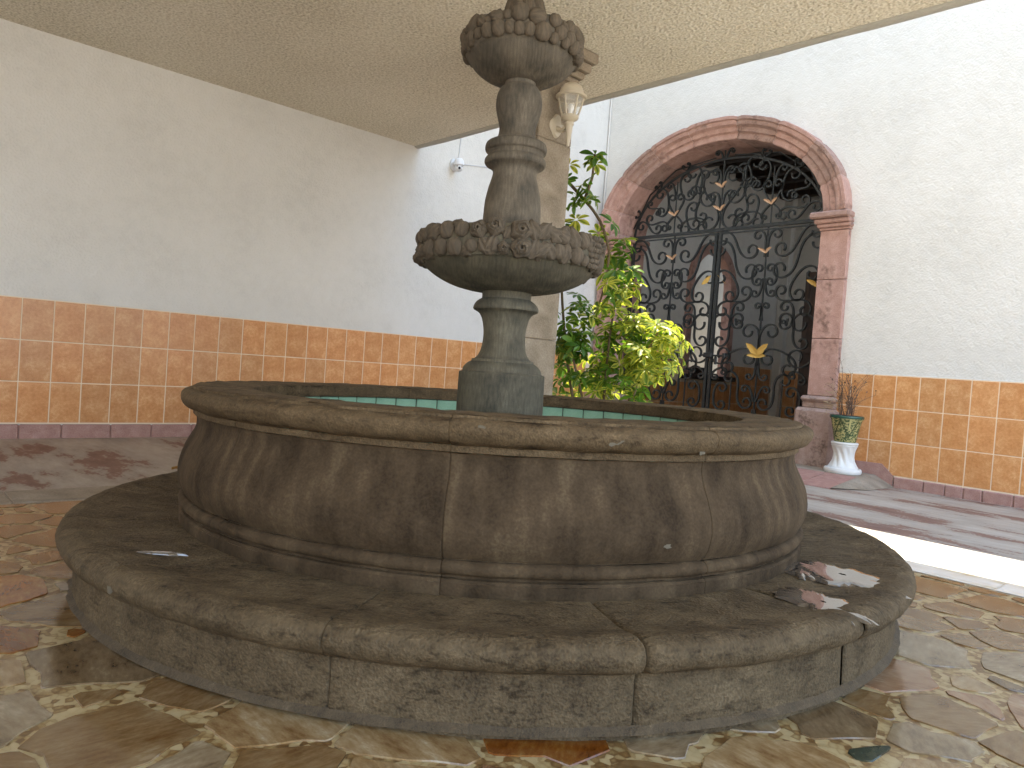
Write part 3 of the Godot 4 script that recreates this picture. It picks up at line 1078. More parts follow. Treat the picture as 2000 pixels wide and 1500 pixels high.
	# planter on the sill
	var p := thing("window_planter", "small dark planter standing on the sill of the arched window behind the gate", "planter", Vector3(XL + 0.04, 0.868, -9.30))
	b = MB.new()
	b.box(Vector3(-0.07, 0, -0.14), Vector3(0.07, 0.11, 0.14), 0.012)
	obj(b, "box", M.wood, p)
	b = MB.new()
	b.face([Vector3(-0.06, 0.105, -0.13), Vector3(0.06, 0.105, -0.13), Vector3(0.06, 0.105, 0.13), Vector3(-0.06, 0.105, 0.13)], Vector3.UP)
	b.tube([Vector3(0, 0.1, 0.03), Vector3(0.01, 0.2, 0.05), Vector3(0.0, 0.27, 0.09)], 0.012, 0.006)
	obj(b, "soil", M.soil, p)
	# dark timber ceiling
	var t := thing("timber_ceiling", "dark timber ceiling with beams over the passage behind the gate", "ceiling")
	b = MB.new()
	b.box(Vector3(XL - 0.3, 4.062, -12.0), Vector3(3.0, 4.2, -7.508))
	obj(b, "boarding", M.wood, t)
	for k in 9:
		var beam := MB.new()
		var z := -7.75 - k * 0.46
		beam.box(Vector3(XL + 0.003, 3.90, z - 0.07), Vector3(3.0, 4.061, z + 0.07), 0.01)
		obj(beam, "beam", M.wood, t)
	# open wooden leaf behind the right jamb
	var d := thing("wooden_door", "dark wooden door leaf standing open behind the right jamb of the gate", "door", Vector3(-3.62, 0.052, -7.56))
	b = MB.new()
	b.box(Vector3(-0.16, 0, -0.05), Vector3(0.35, 1.98, 0.0), 0.006)
	obj(b, "leaf", M.wood, d)
	for y in [0.25, 1.1, 1.6]:
		b = MB.new()
		b.box(Vector3(-0.10, y, 0.001), Vector3(0.30, y + 0.3, 0.012), 0.008)
		obj(b, "panel", M.wood, d)
	# right end of the passage, open only above a parapet
	var r := thing("passage_side_wall", "white wall closing the right side of the passage behind the gate", "wall")
	b = MB.new()
	b.box(Vector3(-1.2, -0.1, -11.7), Vector3(-1.0, 2.5, -7.51))
	obj(b, "plaster", M.plaster, r)

# ---------------------------------------------------------------- fountain
var fountain_root: Node3D

func fountain() -> void:
	var root := thing("fountain", "grey carved stone fountain with round basin, two flower-rimmed bowls and a broad step", "fountain", FC)
	root.transform = Transform3D(Basis(Vector3.UP, 0.848) * Basis(Vector3.RIGHT, -0.010) * Basis(Vector3.BACK, 0.008), FC)
	fountain_root = root
	# broad step
	var riser := [Vector2(1.512, -0.08), Vector2(1.507, 0.02), Vector2(1.505, 0.11), Vector2(1.507, 0.128)]
	var nose := smooth_profile([Vector2(1.507, 0.128), Vector2(1.520, 0.136), Vector2(1.538, 0.143), Vector2(1.552, 0.158), Vector2(1.558, 0.177), Vector2(1.552, 0.196), Vector2(1.532, 0.209), Vector2(1.50, 0.212)], 3)
	var top := [Vector2(1.50, 0.212), Vector2(1.45, 0.203), Vector2(1.40, 0.196), Vector2(1.28, 0.192), Vector2(1.16, 0.191)]
	var prof := riser + nose.slice(1) + top.slice(1)
	var step := deg_to_rad(360.0 / 14)
	for k in 14:
		var a0 := deg_to_rad(-12.7) + step * k
		var b := MB.new()
		var wide := 0.006
		lathe(b, prof, a0, a0 + step, 22, wide + (0.012 if k == 1 else 0.0), 0.0042, 50.0)
		obj(b, "step_block", M.step, root)
	var mb := MB.new()
	lathe(mb, [Vector2(1.524, 0.001), Vector2(1.519, 0.006), Vector2(1.513, 0.010), Vector2(1.506, 0.016)], 0, TAU, 160, 0.0, 0.008, 60.0)
	obj(mb, "base_mortar", M.mortar, root)
	# basin wall
	var wall := smooth_profile([Vector2(1.163, 0.553), Vector2(1.160, 0.530), Vector2(1.168, 0.497), Vector2(1.190, 0.452), Vector2(1.209, 0.405), Vector2(1.215, 0.362), Vector2(1.209, 0.322), Vector2(1.192, 0.287)], 3)
	wall.reverse()
	var foot := [Vector2(1.202, 0.14), Vector2(1.203, 0.225), Vector2(1.198, 0.232), Vector2(1.188, 0.235), Vector2(1.187, 0.242)]
	var torus := smooth_profile([Vector2(1.187, 0.242), Vector2(1.200, 0.245), Vector2(1.207, 0.255), Vector2(1.206, 0.268), Vector2(1.196, 0.278), Vector2(1.185, 0.281)], 2)
	var lower: Array = foot + torus.slice(1) + [Vector2(1.185, 0.287)] + wall
	var bstep := deg_to_rad(36.0)
	for k in 10:
		var a0 := deg_to_rad(-5.8) + bstep * k
		var b := MB.new()
		lathe(b, lower, a0, a0 + bstep, 28, 0.004, 0.003, 32.0)
		obj(b, "basin_block", M.basin, root)
	var rim := [Vector2(1.163, 0.553), Vector2(1.172, 0.556), Vector2(1.173, 0.574)]
	rim += smooth_profile([Vector2(1.176, 0.575), Vector2(1.200, 0.585), Vector2(1.215, 0.604), Vector2(1.218, 0.624), Vector2(1.208, 0.638), Vector2(1.190, 0.645)], 3)
	rim += [Vector2(1.181, 0.645), Vector2(1.179, 0.653), Vector2(1.168, 0.657), Vector2(1.08, 0.656), Vector2(0.985, 0.654), Vector2(0.972, 0.649), Vector2(0.970, 0.634), Vector2(0.970, 0.600), Vector2(1.03, 0.598)]
	for k in 10:
		var a0 := deg_to_rad(-5.8) + bstep * k
		var b := MB.new()
		lathe(b, rim, a0, a0 + bstep, 28, 0.004, 0.004, 32.0)
		obj(b, "rim_block", M.rim, root)
	for q in [[-6.5, 1.075], [-31.0, 1.02], [26.0, 1.08], [35.0, 1.09], [58.0, 1.07], [-78.0, 1.08], [100.0, 1.08]]:
		var sb := MB.new()
		var c := deg_to_rad(q[0])
		var ring := []
		for k in 14:
			var a := TAU * k / 14.0
			ring.append(Vector3(cos(a) * 0.030 * (1.0 + 0.3 * sin(k * 2.3)), 0, sin(a) * 0.009))
		sb.face(ring, Vector3.UP)
		obj(sb, "rim_slot", M.soil, root, Transform3D(Basis(Vector3.UP, c), Vector3(sin(c) * q[1], 0.6585, cos(c) * q[1])))
	for q in [[-2.0, 0.622, 1.2185, 0.013], [14.5, 0.612, 1.2185, 0.017], [23.0, 0.335, 1.2145, 0.010], [-36.5, 0.172, 1.560, 0.012], [28.0, 0.585, 1.203, 0.009]]:
		var sb := MB.new()
		var c := deg_to_rad(q[0])
		var ring := []
		for k in 13:
			var a := TAU * k / 13.0
			var rr: float = q[3] * (1.0 + 0.45 * sin(k * 2.7 + q[0]) * cos(k * 1.3))
			ring.append(Vector3(cos(a) * rr * 1.1, sin(a) * rr * 0.8, -absf(sin(a)) * rr * 0.12))
		sb.face(ring, Vector3.BACK)
		obj(sb, "pale_chip", M.fleck, root, Transform3D(Basis(Vector3.UP, c), Vector3(sin(c) * q[2], q[1], cos(c) * q[2])))
	# inside of the basin: backing, green tiles, floor
	var b2 := MB.new()
	lathe(b2, [Vector2(1.02, 0.600), Vector2(0.992, 0.600), Vector2(0.992, 0.30), Vector2(0.0, 0.30)], 0, TAU, 72)
	obj(b2, "basin_lining", M.green_grout, root)
	var tm := MB.new()
	tm.box(Vector3(-0.056, -0.056, -0.008), Vector3(0.056, 0.056, 0.0), 0.003)
	var tmesh := tm.mesh()
	for k in 53:
		for j in 2:
			var a := TAU * k / 53.0
			put(tmesh, "green_tile", M.green_tile, root, Transform3D(Basis(Vector3.UP, a + PI), Vector3(sin(a), 0, cos(a)) * 0.983 + Vector3(0, 0.540 - 0.117 * j, 0)))
	# pedestal
	var ped := [Vector2(0.182, 0.30), Vector2(0.181, 0.60), Vector2(0.180, 0.762), Vector2(0.176, 0.766), Vector2(0.168, 0.767)]
	ped += smooth_profile([Vector2(0.166, 0.769), Vector2(0.163, 0.783), Vector2(0.153, 0.796), Vector2(0.140, 0.806), Vector2(0.131, 0.810)], 3)
	ped += [Vector2(0.130, 0.812), Vector2(0.129, 0.820), Vector2(0.119, 0.821)]
	ped += smooth_profile([Vector2(0.117, 0.823), Vector2(0.105, 0.835), Vector2(0.094, 0.862), Vector2(0.088, 0.905), Vector2(0.089, 0.945), Vector2(0.097, 0.985), Vector2(0.110, 1.010), Vector2(0.127, 1.022)], 4)
	ped += smooth_profile([Vector2(0.134, 1.025), Vector2(0.137, 1.032), Vector2(0.133, 1.045), Vector2(0.123, 1.059), Vector2(0.108, 1.070)], 3)
	ped += [Vector2(0.103, 1.072), Vector2(0.102, 1.082), Vector2(0.104, 1.105)]
	var pb := MB.new()
	lathe(pb, ped, 0, TAU, 72, 0.0, 0.0012, 30.0)
	obj(pb, "pedestal", M.shaft_green, root)
	# lower bowl
	var bowl := smooth_profile([Vector2(0.09, 1.100), Vector2(0.17, 1.108), Vector2(0.25, 1.130), Vector2(0.315, 1.163), Vector2(0.358, 1.198)], 5)
	bowl += smooth_profile([Vector2(0.364, 1.20), Vector2(0.374, 1.225), Vector2(0.374, 1.285), Vector2(0.362, 1.318)], 3)
	bowl += [Vector2(0.352, 1.322), Vector2(0.325, 1.320), Vector2(0.30, 1.27), Vector2(0.2, 1.20), Vector2(0.0, 1.18)]
	var lb := MB.new()
	lathe(lb, bowl, 0, TAU, 96, 0.0, 0.0015, 30.0)
	var lower_bowl := obj(lb, "lower_bowl", M.shaft_green, root)
	garland_lower(lower_bowl)
	# vase between the bowls
	var vase := smooth_profile([Vector2(0.118, 1.18), Vector2(0.121, 1.35), Vector2(0.119, 1.43), Vector2(0.116, 1.48), Vector2(0.105, 1.535), Vector2(0.093, 1.578), Vector2(0.091, 1.600), Vector2(0.099, 1.613), Vector2(0.115, 1.623)], 4)
	vase += smooth_profile([Vector2(0.121, 1.626), Vector2(0.128, 1.636), Vector2(0.127, 1.650), Vector2(0.119, 1.660)], 3)
	vase += [Vector2(0.116, 1.662), Vector2(0.115, 1.672), Vector2(0.118, 1.678)]
	vase += smooth_profile([Vector2(0.119, 1.680), Vector2(0.127, 1.686), Vector2(0.129, 1.700), Vector2(0.124, 1.716), Vector2(0.112, 1.724), Vector2(0.098, 1.730)], 3)
	vase += smooth_profile([Vector2(0.094, 1.731), Vector2(0.083, 1.742), Vector2(0.077, 1.760), Vector2(0.076, 1.785), Vector2(0.084, 1.818), Vector2(0.094, 1.858), Vector2(0.096, 1.890), Vector2(0.092, 1.920), Vector2(0.081, 1.944), Vector2(0.068, 1.957)], 4)
	vase += [Vector2(0.064, 1.958), Vector2(0.063, 1.985)]
	var vb := MB.new()
	lathe(vb, vase, 0, TAU, 64, 0.0, 0.001, 30.0)
	obj(vb, "shaft", M.shaft, root)
	# upper bowl
	var ub := smooth_profile([Vector2(0.055, 1.972), Vector2(0.10, 1.978), Vector2(0.155, 1.998), Vector2(0.198, 2.028), Vector2(0.224, 2.062)], 5)
	ub += smooth_profile([Vector2(0.228, 2.064), Vector2(0.238, 2.085), Vector2(0.238, 2.140), Vector2(0.228, 2.165)], 3)
	ub += [Vector2(0.22, 2.168), Vector2(0.20, 2.166), Vector2(0.17, 2.12), Vector2(0.0, 2.08)]
	var um := MB.new()
	lathe(um, ub, 0, TAU, 72, 0.0, 0.001, 30.0)
	var upper_bowl := obj(um, "upper_bowl", M.shaft, root)
	garland_upper(upper_bowl)
	# leafy stem above the upper bowl
	var sm := MB.new()
	lathe(sm, smooth_profile([Vector2(0.05, 2.08), Vector2(0.055, 2.16), Vector2(0.06, 2.24), Vector2(0.05, 2.34), Vector2(0.07, 2.42), Vector2(0.04, 2.5), Vector2(0.0, 2.52)], 3), 0, TAU, 32)
	var stem := obj(sm, "finial_stem", M.carving, root)
	for k in 9:
		var a := TAU * k / 9.0 + 0.2
		put(orn_leaf(), "carved_leaf", M.carving, stem, Transform3D(Basis(Vector3.UP, a) * Basis(Vector3.RIGHT, -0.12) * Basis(Vector3.BACK, PI).scaled(Vector3(1.2, 3.6, 1.6)), Vector3(sin(a) * 0.066, 2.235, cos(a) * 0.066)))

var orn := {}

# each ornament faces +z and is about 0.05 across
func orn_fruit(cleft: bool) -> ArrayMesh:
	var key := "fruit%s" % cleft
	if not orn.has(key):
		var b := MB.new()
		var rows := []
		for i in 11:
			var line := PackedVector3Array()
			var t := PI * i / 10.0
			for k in 18:
				var a := TAU * k / 18.0
				var r := sin(t)
				var p := Vector3(cos(a) * r, cos(t) * 1.08, sin(a) * r)
				if cleft:
					var d := exp(-pow(absf(p.x) / 0.16, 1.6)) * clampf(p.z, 0, 1)
					p *= 1.0 - 0.22 * d
				p.y -= 0.12 * exp(-pow(p.x * p.x + p.z * p.z, 1.0) / 0.08) * signf(p.y)
				line.append(p * Vector3(1, 1, 0.8) * 0.027)
			rows.append(line)
		b.grid(rows, Vector3.ZERO, true)
		orn[key] = b.mesh()
	return orn[key]

func orn_leaf() -> ArrayMesh:
	if not orn.has("leaf"):
		var b := MB.new()
		var rows := []
		for i in 11:
			var t := i / 10.0
			var w := 0.021 * pow(sin(PI * pow(t, 0.75)), 0.8) + 0.001
			w *= 1.0 + 0.16 * sin(t * 19.0)
			var line := PackedVector3Array()
			for k in 7:
				var u := k / 3.0 - 1.0
				line.append(Vector3(u * w, (t - 0.5) * 0.062, 0.010 * (1.0 - u * u) - 0.010 * exp(-u * u * 20.0) + 0.010 * sin(t * PI) - 0.004 * absf(u)))
			rows.append(line)
		b.grid(rows, Vector3(0, 0, -1))
		# thin rim going into the stone
		for side in [0, 6]:
			var a := PackedVector3Array()
			var c := PackedVector3Array()
			for i in 11:
				a.append(rows[i][side])
				c.append(rows[i][side] + Vector3(0, 0, -0.02))
			b.grid([a, c], Vector3(0, 0, 0.0))
		orn["leaf"] = b.mesh()
	return orn["leaf"]

func orn_rose() -> ArrayMesh:
	if not orn.has("rose"):
		var b := MB.new()
		var rows := []
		for i in 17:
			var q := i / 16.0
			var line := PackedVector3Array()
			for k in 44:
				var a := TAU * k / 44.0
				var ph := fposmod(a / TAU + q * 2.6, 1.0)
				var ridge := 1.0 - ph
				var fl := 1.0 + 0.09 * sin(a * 5.0) * q
				var h := 0.028 * sqrt(maxf(0.0, 1.0 - q * q * 0.96)) + 0.0115 * ridge * sin(minf(q * 1.4, 1.0) * PI * 0.9) - (0.012 * exp(-q * q / 0.010))
				line.append(Vector3(cos(a) * q * 0.033 * fl, sin(a) * q * 0.033 * fl, h))
			rows.append(line)
		var skirt := PackedVector3Array()
		for k in 44:
			skirt.append(rows[16][k] * Vector3(1, 1, 0) + Vector3(0, 0, -0.015))
		rows.append(skirt)
		b.grid(rows, Vector3(0, 0, -0.2), true)
		orn["rose"] = b.mesh()
	return orn["rose"]

func orn_grapes() -> ArrayMesh:
	if not orn.has("grapes"):
		var b := MB.new()
		var spots := []
		for j in 6:
			for i in 4:
				spots.append(Vector3((i - 1.5) * 0.0215 + (0.0107 if j % 2 else 0.0), (j - 2.5) * 0.0205, 0.012 - 0.006 * absf(i - 1.5) / 1.5))
		for s in spots:
			var rows := []
			for i in 7:
				var line := PackedVector3Array()
				var t := PI * i / 6.0
				for k in 10:
					var a := TAU * k / 10.0
					line.append(s + Vector3(cos(a) * sin(t), sin(a) * sin(t), cos(t)) * 0.0125)
				rows.append(line)
			b.grid(rows, s, true)
		orn["grapes"] = b.mesh()
	return orn["grapes"]

func carve(parent: Node, kind: String, deg: float, y: float, r: float, s := 1.0, spin := 0.0, lean := 0.0) -> void:
	var a := deg_to_rad(deg)
	var m: ArrayMesh
	var nm := "carved_" + kind
	match kind:
		"fruit": m = orn_fruit(false)
		"peach": m = orn_fruit(true)
		"leaf": m = orn_leaf()
		"rose": m = orn_rose()
		_: m = orn_grapes()
	var bs := Basis(Vector3.UP, a) * Basis(Vector3.RIGHT, lean) * Basis(Vector3.BACK, deg_to_rad(spin))
	put(m, nm, M.carving, parent, Transform3D(bs.scaled_local(Vector3.ONE * s), Vector3(sin(a) * r, y, cos(a) * r)))

func garland_lower(p: Node) -> void:
	var hi := 1.293
	var lo := 1.232
	for q in [["fruit", -78, hi, 1.0, 0], ["leaf", -68, hi, 1.1, 40], ["peach", -60, hi, 1.05, 20], ["leaf", -50, hi, 1.2, -60], ["fruit", -40, hi, 1.25, 10], ["peach", -29, hi, 1.1, -15],
			["rose", -18, hi - 0.004, 1.0, 200], ["rose", -8.5, hi + 0.008, 1.05, 30], ["leaf", -1.5, hi - 0.012, 0.8, 150], ["rose", 5.8, hi - 0.002, 1.2, 120], ["leaf", 13.5, hi + 0.006, 1.1, 20], ["leaf", 19.5, hi + 0.008, 1.1, -40], ["leaf", 26, hi, 1.1, 60],
			["peach", 32, hi - 0.002, 1.1, 60], ["leaf", 40, hi, 1.2, 20], ["fruit", 48, hi, 1.2, 30], ["leaf", 56, hi, 1.0, 0],
			["leaf", -74, lo, 1.1, 80], ["fruit", -66, lo, 0.9, 0], ["leaf", -56, lo, 1.2, -30], ["fruit", -44, lo, 1.2, 0], ["peach", -33.5, lo - 0.004, 1.25, 0], ["fruit", -22.5, lo, 0.95, 10],
			["leaf", -14.5, lo + 0.002, 1.0, 30], ["leaf", -10.5, lo + 0.004, 1.1, -25], ["leaf", -12, lo - 0.012, 0.8, 95], ["rose", -3.4, lo - 0.006, 0.72, 0], ["rose", 6.3, lo - 0.002, 1.15, 300], ["leaf", 13.5, lo, 1.1, -20],
			["leaf", 19, lo, 1.1, -55], ["leaf", 23.5, lo, 1.0, 35], ["peach", 29.5, lo, 1.05, 0], ["leaf", 34, lo, 1.1, -10], ["fruit", 43, lo - 0.002, 1.2, 0], ["fruit", 51, lo - 0.012, 0.8, 0],
			["grapes", 62, 1.262, 1.0, 3], ["leaf", 76, lo, 1.2, 20], ["grapes", 86, 1.262, 1.0, -5]]:
		carve(p, q[0], q[1], q[2], 0.371, q[3] * (1.04 if q[0] != "leaf" else 1.25), q[4], -0.12 if q[2] > 1.27 else 0.14)
	var g := RandomNumberGenerator.new()
	g.seed = 9
	for k in 44:
		carve(p, "leaf" if k % 3 else "fruit", k * 8.18 + g.randf_range(-2, 2), [1.262, 1.312, 1.212][k % 3] + g.randf_range(-0.006, 0.006), 0.364, g.randf_range(0.8, 1.2) if k % 3 else 0.6, g.randf_range(-80, 80), [0.0, -0.5, 0.4][k % 3])
	var kinds := ["fruit", "leaf", "peach", "rose", "leaf", "fruit", "leaf"]
	var d := 98.0
	while d < 274.0:
		for y in [hi, lo]:
			carve(p, kinds[g.randi() % 7], d + g.randf_range(-2, 2) + (4.5 if y == lo else 0.0), y + g.randf_range(-0.005, 0.005), 0.371, g.randf_range(0.95, 1.3), g.randf_range(-60, 60), -0.12 if y == hi else 0.14)
		d += 9.3

func garland_upper(p: Node) -> void:
	var hi := 2.142
	var lo := 2.094
	for q in [["leaf", -80, hi, 1.0, 30], ["fruit", -68, hi, 0.6, 0], ["leaf", -56, hi, 1.1, -30], ["leaf", -44, hi, 0.9, 50], ["fruit", -36, hi - 0.01, 0.55, 0], ["leaf", -27, hi, 1.0, 70], ["fruit", -16, hi, 0.6, 0], ["fruit", -4, hi + 0.008, 1.15, 0], ["fruit", 12, hi, 1.15, 90],
			["peach", 30, hi, 0.9, 0], ["leaf", 41, hi - 0.012, 0.8, 0], ["peach", 50, hi, 0.95, -30], ["leaf", 62, hi, 1.1, 60], ["leaf", 75, hi, 1.0, 20],
			["leaf", -72, lo, 1.1, 15], ["leaf", -60, lo, 1.0, -25], ["fruit", -48, lo, 0.7, 0], ["fruit", -36, lo, 0.95, 0], ["fruit", -24, lo, 1.0, 15], ["fruit", -13, lo, 0.8, 20], ["fruit", -4, lo - 0.004, 0.85, 10], ["fruit", 5, lo - 0.004, 0.85, -10], ["fruit", 18, lo - 0.006, 1.15, 0],
			["fruit", 30, lo - 0.02, 0.7, 0], ["peach", 37, lo + 0.01, 0.95, 0], ["fruit", 44, lo - 0.02, 0.7, 0], ["peach", 50, lo + 0.008, 0.95, 20], ["fruit", 58, lo - 0.014, 0.95, 0], ["leaf", 68, lo, 1.1, -70], ["leaf", 72, lo - 0.012, 1.1, -70], ["leaf", 78, lo - 0.02, 1.1, -70]]:
		carve(p, q[0], q[1], q[2], 0.238, q[3] * 1.14, q[4], -0.1 if q[2] > 2.12 else 0.18)
	var g := RandomNumberGenerator.new()
	g.seed = 19
	var kinds := ["fruit", "leaf", "peach", "leaf", "fruit"]
	var d := 90.0
	while d < 274.0:
		for y in [hi, lo]:
			carve(p, kinds[g.randi() % 5], d + g.randf_range(-2, 2) + (6 if y == lo else 0), y, 0.240, g.randf_range(0.75, 1.15), g.randf_range(-60, 60), -0.1 if y == hi else 0.18)
		d += 13.0

# ---------------------------------------------------------------- pillar
func pillar() -> void:
	var w := thing("pillar", "square beige stone pillar behind the fountain, carrying the roof and two lanterns", "pillar", Vector3(-3.655, 0, -3.394))
	var h := 0.156
	var ys := [0.0, 0.42, 0.99, 1.64, 2.30, 2.72]
	for k in 5:
		var b := MB.new()
		b.box(Vector3(-h, ys[k] + (0.001 if k else -0.02), -h), Vector3(h, ys[k + 1] - 0.001, h), 0.006, Vector2(k, k))
		obj(b, "block", M.pillar, w)
	for q in [[2.72, 2.755, 0.02], [2.755, 2.80, 0.045], [2.80, 2.86, 0.075], [2.86, 2.93, 0.105]]:
		var b := MB.new()
		b.box(Vector3(-h - q[2], q[0] + 0.001, -h - q[2]), Vector3(h + q[2], q[1] - 0.001, h + q[2]), 0.012)
		obj(b, "capital_moulding", M.pillar, w)

# ---------------------------------------------------------------- lanterns
func lamp(s: float, label: String) -> void:
	var w := thing("wall_lantern", label, "wall lamp", Vector3(-3.655 + s * 0.156, 2.40, -3.394), 0.0 if s > 0 else PI, "lanterns on the stone pillar")
	var b := MB.new()
	var prof := []
	# back plate: scalloped octagon, lying in the yz plane, facing +x
	var pts := []
	for k in 24:
		var a := TAU * k / 24.0
		var r := 0.066 * (1.0 + 0.10 * cos(a * 4.0)) 
		pts.append(Vector2(cos(a) * r * 0.86, sin(a) * r * 1.1))
	var f0 := []
	var f1 := []
	for q in pts:
		f0.append(Vector3(0.018, q.y * 0.9, q.x * 0.9))
		f1.append(Vector3(0.0, q.y, q.x))
	b.face(f0, Vector3.RIGHT)
	for k in 24:
		var l := (k + 1) % 24
		b.face([f0[k], f0[l], f1[l], f1[k]], Vector3(0.6, pts[k].y * 12, pts[k].x * 12).normalized())
	obj(b, "back_plate", M.lamp, w)
	b = MB.new()
	var arm := []
	for k in 14:
		var t := k / 13.0
		arm.append(Vector3(0.012 + 0.108 * t, -0.015 - 0.035 * sin(t * PI) + 0.03 * t, 0))
	b.tube(arm, 0.018, 0.011, 10)
	var curl := []
	for k in 20:
		var t := k / 19.0
		curl.append(Vector3(0.075 + cos(t * 5.2 + 1.2) * 0.034 * (1.0 - 0.6 * t), 0.02 + sin(t * 5.2 + 1.2) * 0.034 * (1.0 - 0.6 * t), 0))
	b.tube(curl, 0.007, 0.005, 8)
	obj(b, "arm", M.lamp, w)
	var c := Vector3(0.122, 0.0, 0.0)
	b = MB.new()
	lathe(b, [Vector2(0.004, -0.155), Vector2(0.009, -0.150), Vector2(0.012, -0.125), Vector2(0.014, -0.12), Vector2(0.014, -0.112), Vector2(0.016, -0.108), Vector2(0.024, -0.02), Vector2(0.030, -0.012), Vector2(0.030, 0.0), Vector2(0.022, 0.006)], 0, TAU, 24, 0.0, 0.0, 30.0, c)
	obj(b, "tail_finial", M.lamp, w)
	b = MB.new()
	lathe(b, [Vector2(0.022, 0.004), Vector2(0.034, 0.012), Vector2(0.050, 0.020), Vector2(0.057, 0.030), Vector2(0.057, 0.042), Vector2(0.050, 0.046), Vector2(0.0, 0.046)], 0, TAU, 32, 0.0, 0.0, 30.0, c)
	obj(b, "lower_ring", M.lamp, w)
	for k in 6:
		var a0 := TAU * k / 6.0 + 0.26
		var a1 := TAU * (k + 1) / 6.0 + 0.26
		b = MB.new()
		var rows := []
		for q in [[0.048, 0.046], [0.066, 0.10], [0.078, 0.158]]:
			var line := PackedVector3Array()
			for e in 5:
				var a := lerpf(a0 + 0.06, a1 - 0.06, e / 4.0)
				line.append(c + Vector3(sin(a) * q[0], q[1], cos(a) * q[0]))
			rows.append(line)
		b.grid(rows, c + Vector3(0, 0.1, 0))
		obj(b, "glass_pane", M.pane, w)
		b = MB.new()
		b.tube([c + Vector3(sin(a0) * 0.051, 0.044, cos(a0) * 0.051), c + Vector3(sin(a0) * 0.068, 0.10, cos(a0) * 0.068), c + Vector3(sin(a0) * 0.080, 0.160, cos(a0) * 0.080)], 0.006, 0.006, 6)
		obj(b, "rib", M.lamp, w)
	b = MB.new()
	lathe(b, [Vector2(0.074, 0.158), Vector2(0.098, 0.158), Vector2(0.102, 0.163), Vector2(0.100, 0.172), Vector2(0.086, 0.176), Vector2(0.082, 0.178)] + smooth_profile([Vector2(0.080, 0.180), Vector2(0.076, 0.205), Vector2(0.062, 0.232), Vector2(0.036, 0.250), Vector2(0.001, 0.256)], 3), 0, TAU, 36, 0.0, 0.0, 30.0, c)
	obj(b, "dome", M.lamp, w)
	b = MB.new()
	lathe(b, [Vector2(0.001, 0.125), Vector2(0.014, 0.118), Vector2(0.02, 0.10), Vector2(0.014, 0.07), Vector2(0.011, 0.046)], 0, TAU, 16, 0.0, 0.0, 60.0, c)
	obj(b, "bulb", M.camera_white, w)

# ---------------------------------------------------------------- security camera
func security_camera() -> void:
	var w := thing("security_camera", "small white security camera on the left wall just beyond the roof edge", "security camera", Vector3(XL, 2.86, -4.61))
	var b := MB.new()
	var plate := []
	for k in 20:
		plate.append(Vector3(0.012, sin(TAU * k / 20.0) * 0.062, cos(TAU * k / 20.0) * 0.045))
	b.face(plate, Vector3.RIGHT)
	for k in 20:
		var l := (k + 1) % 20
		b.face([plate[k], plate[l], plate[l] * Vector3(0, 1.06, 1.06), plate[k] * Vector3(0, 1.06, 1.06)], (plate[k] * Vector3(0, 1, 1)).normalized())
	obj(b, "mount_plate", M.camera_white, w)
	b = MB.new()
	b.tube([Vector3(0.01, 0.01, 0), Vector3(0.05, 0.015, 0), Vector3(0.085, 0.02, 0)], 0.022, 0.028, 12)
	obj(b, "bracket", M.camera_white, w)
	b = MB.new()
	lathe(b, [Vector2(0.001, 0.055), Vector2(0.03, 0.05), Vector2(0.048, 0.032), Vector2(0.054, 0.0), Vector2(0.054, -0.018), Vector2(0.046, -0.022), Vector2(0.0, -0.022)], 0, TAU, 28, 0.0, 0.0, 40.0, Vector3(0.10, 0.0, 0))
	var f := obj(b, "housing", M.camera_white, w)
	f.position = Vector3.ZERO
	b = MB.new()
	var rows := []
	for i in 11:
		var line := PackedVector3Array()
		var t := PI * i / 10.0
		for k in 20:
			var a := TAU * k / 20.0
			line.append(Vector3(0.10, -0.042, 0) + Vector3(cos(a) * sin(t), cos(t), sin(a) * sin(t)) * 0.043)
		rows.append(line)
	b.grid(rows, Vector3(0.10, -0.042, 0), true)
	obj(b, "ball", M.camera_white, w)
	for q in [[Vector3(0.135, -0.055, 0.018), 0.014, M.lens], [Vector3(0.118, -0.036, 0.034), 0.010, M.lens_grey], [Vector3(0.138, -0.036, -0.008), 0.008, M.lens_grey]]:
		b = MB.new()
		var d: Vector3 = (q[0] - Vector3(0.10, -0.042, 0)).normalized()
		b.tube([q[0] - d * 0.01, q[0] + d * 0.006], q[1], q[1] * 0.9, 14)
		obj(b, "lens", q[2], w)
	var c := MB.new()
	c.tube([Vector3(XL + 0.006, 2.90, -4.665), Vector3(XL + 0.006, 3.4, -4.70), Vector3(XL + 0.006, 4.3, -4.74)], 0.004, 0.004, 6)
	tag(obj(c, "cable", M.cable), "thin grey cable running up the white wall from the security camera", "cable", "")
	c = MB.new()
	var pts := []
	for k in 14:
		var t := k / 13.0
		pts.append(Vector3(XL + 0.006, lerpf(2.885, 3.25, t) - 0.05 * sin(t * PI), lerpf(-4.66, -6.2, t)))
	c.tube(pts, 0.004, 0.004, 6)
	tag(obj(c, "cable", M.cable), "thin grey cable sagging sideways along the white wall towards the corner", "cable", "")
	c = MB.new()
	c.tube([Vector3(XL + 0.03, 0.98, ZG + 0.012), Vector3(XL + 0.014, 5.0, ZG + 0.012)], 0.012, 0.012, 10)
	tag(obj(c, "drain_pipe", M.plaster), "slim white painted pipe standing in the corner of the two walls", "pipe")

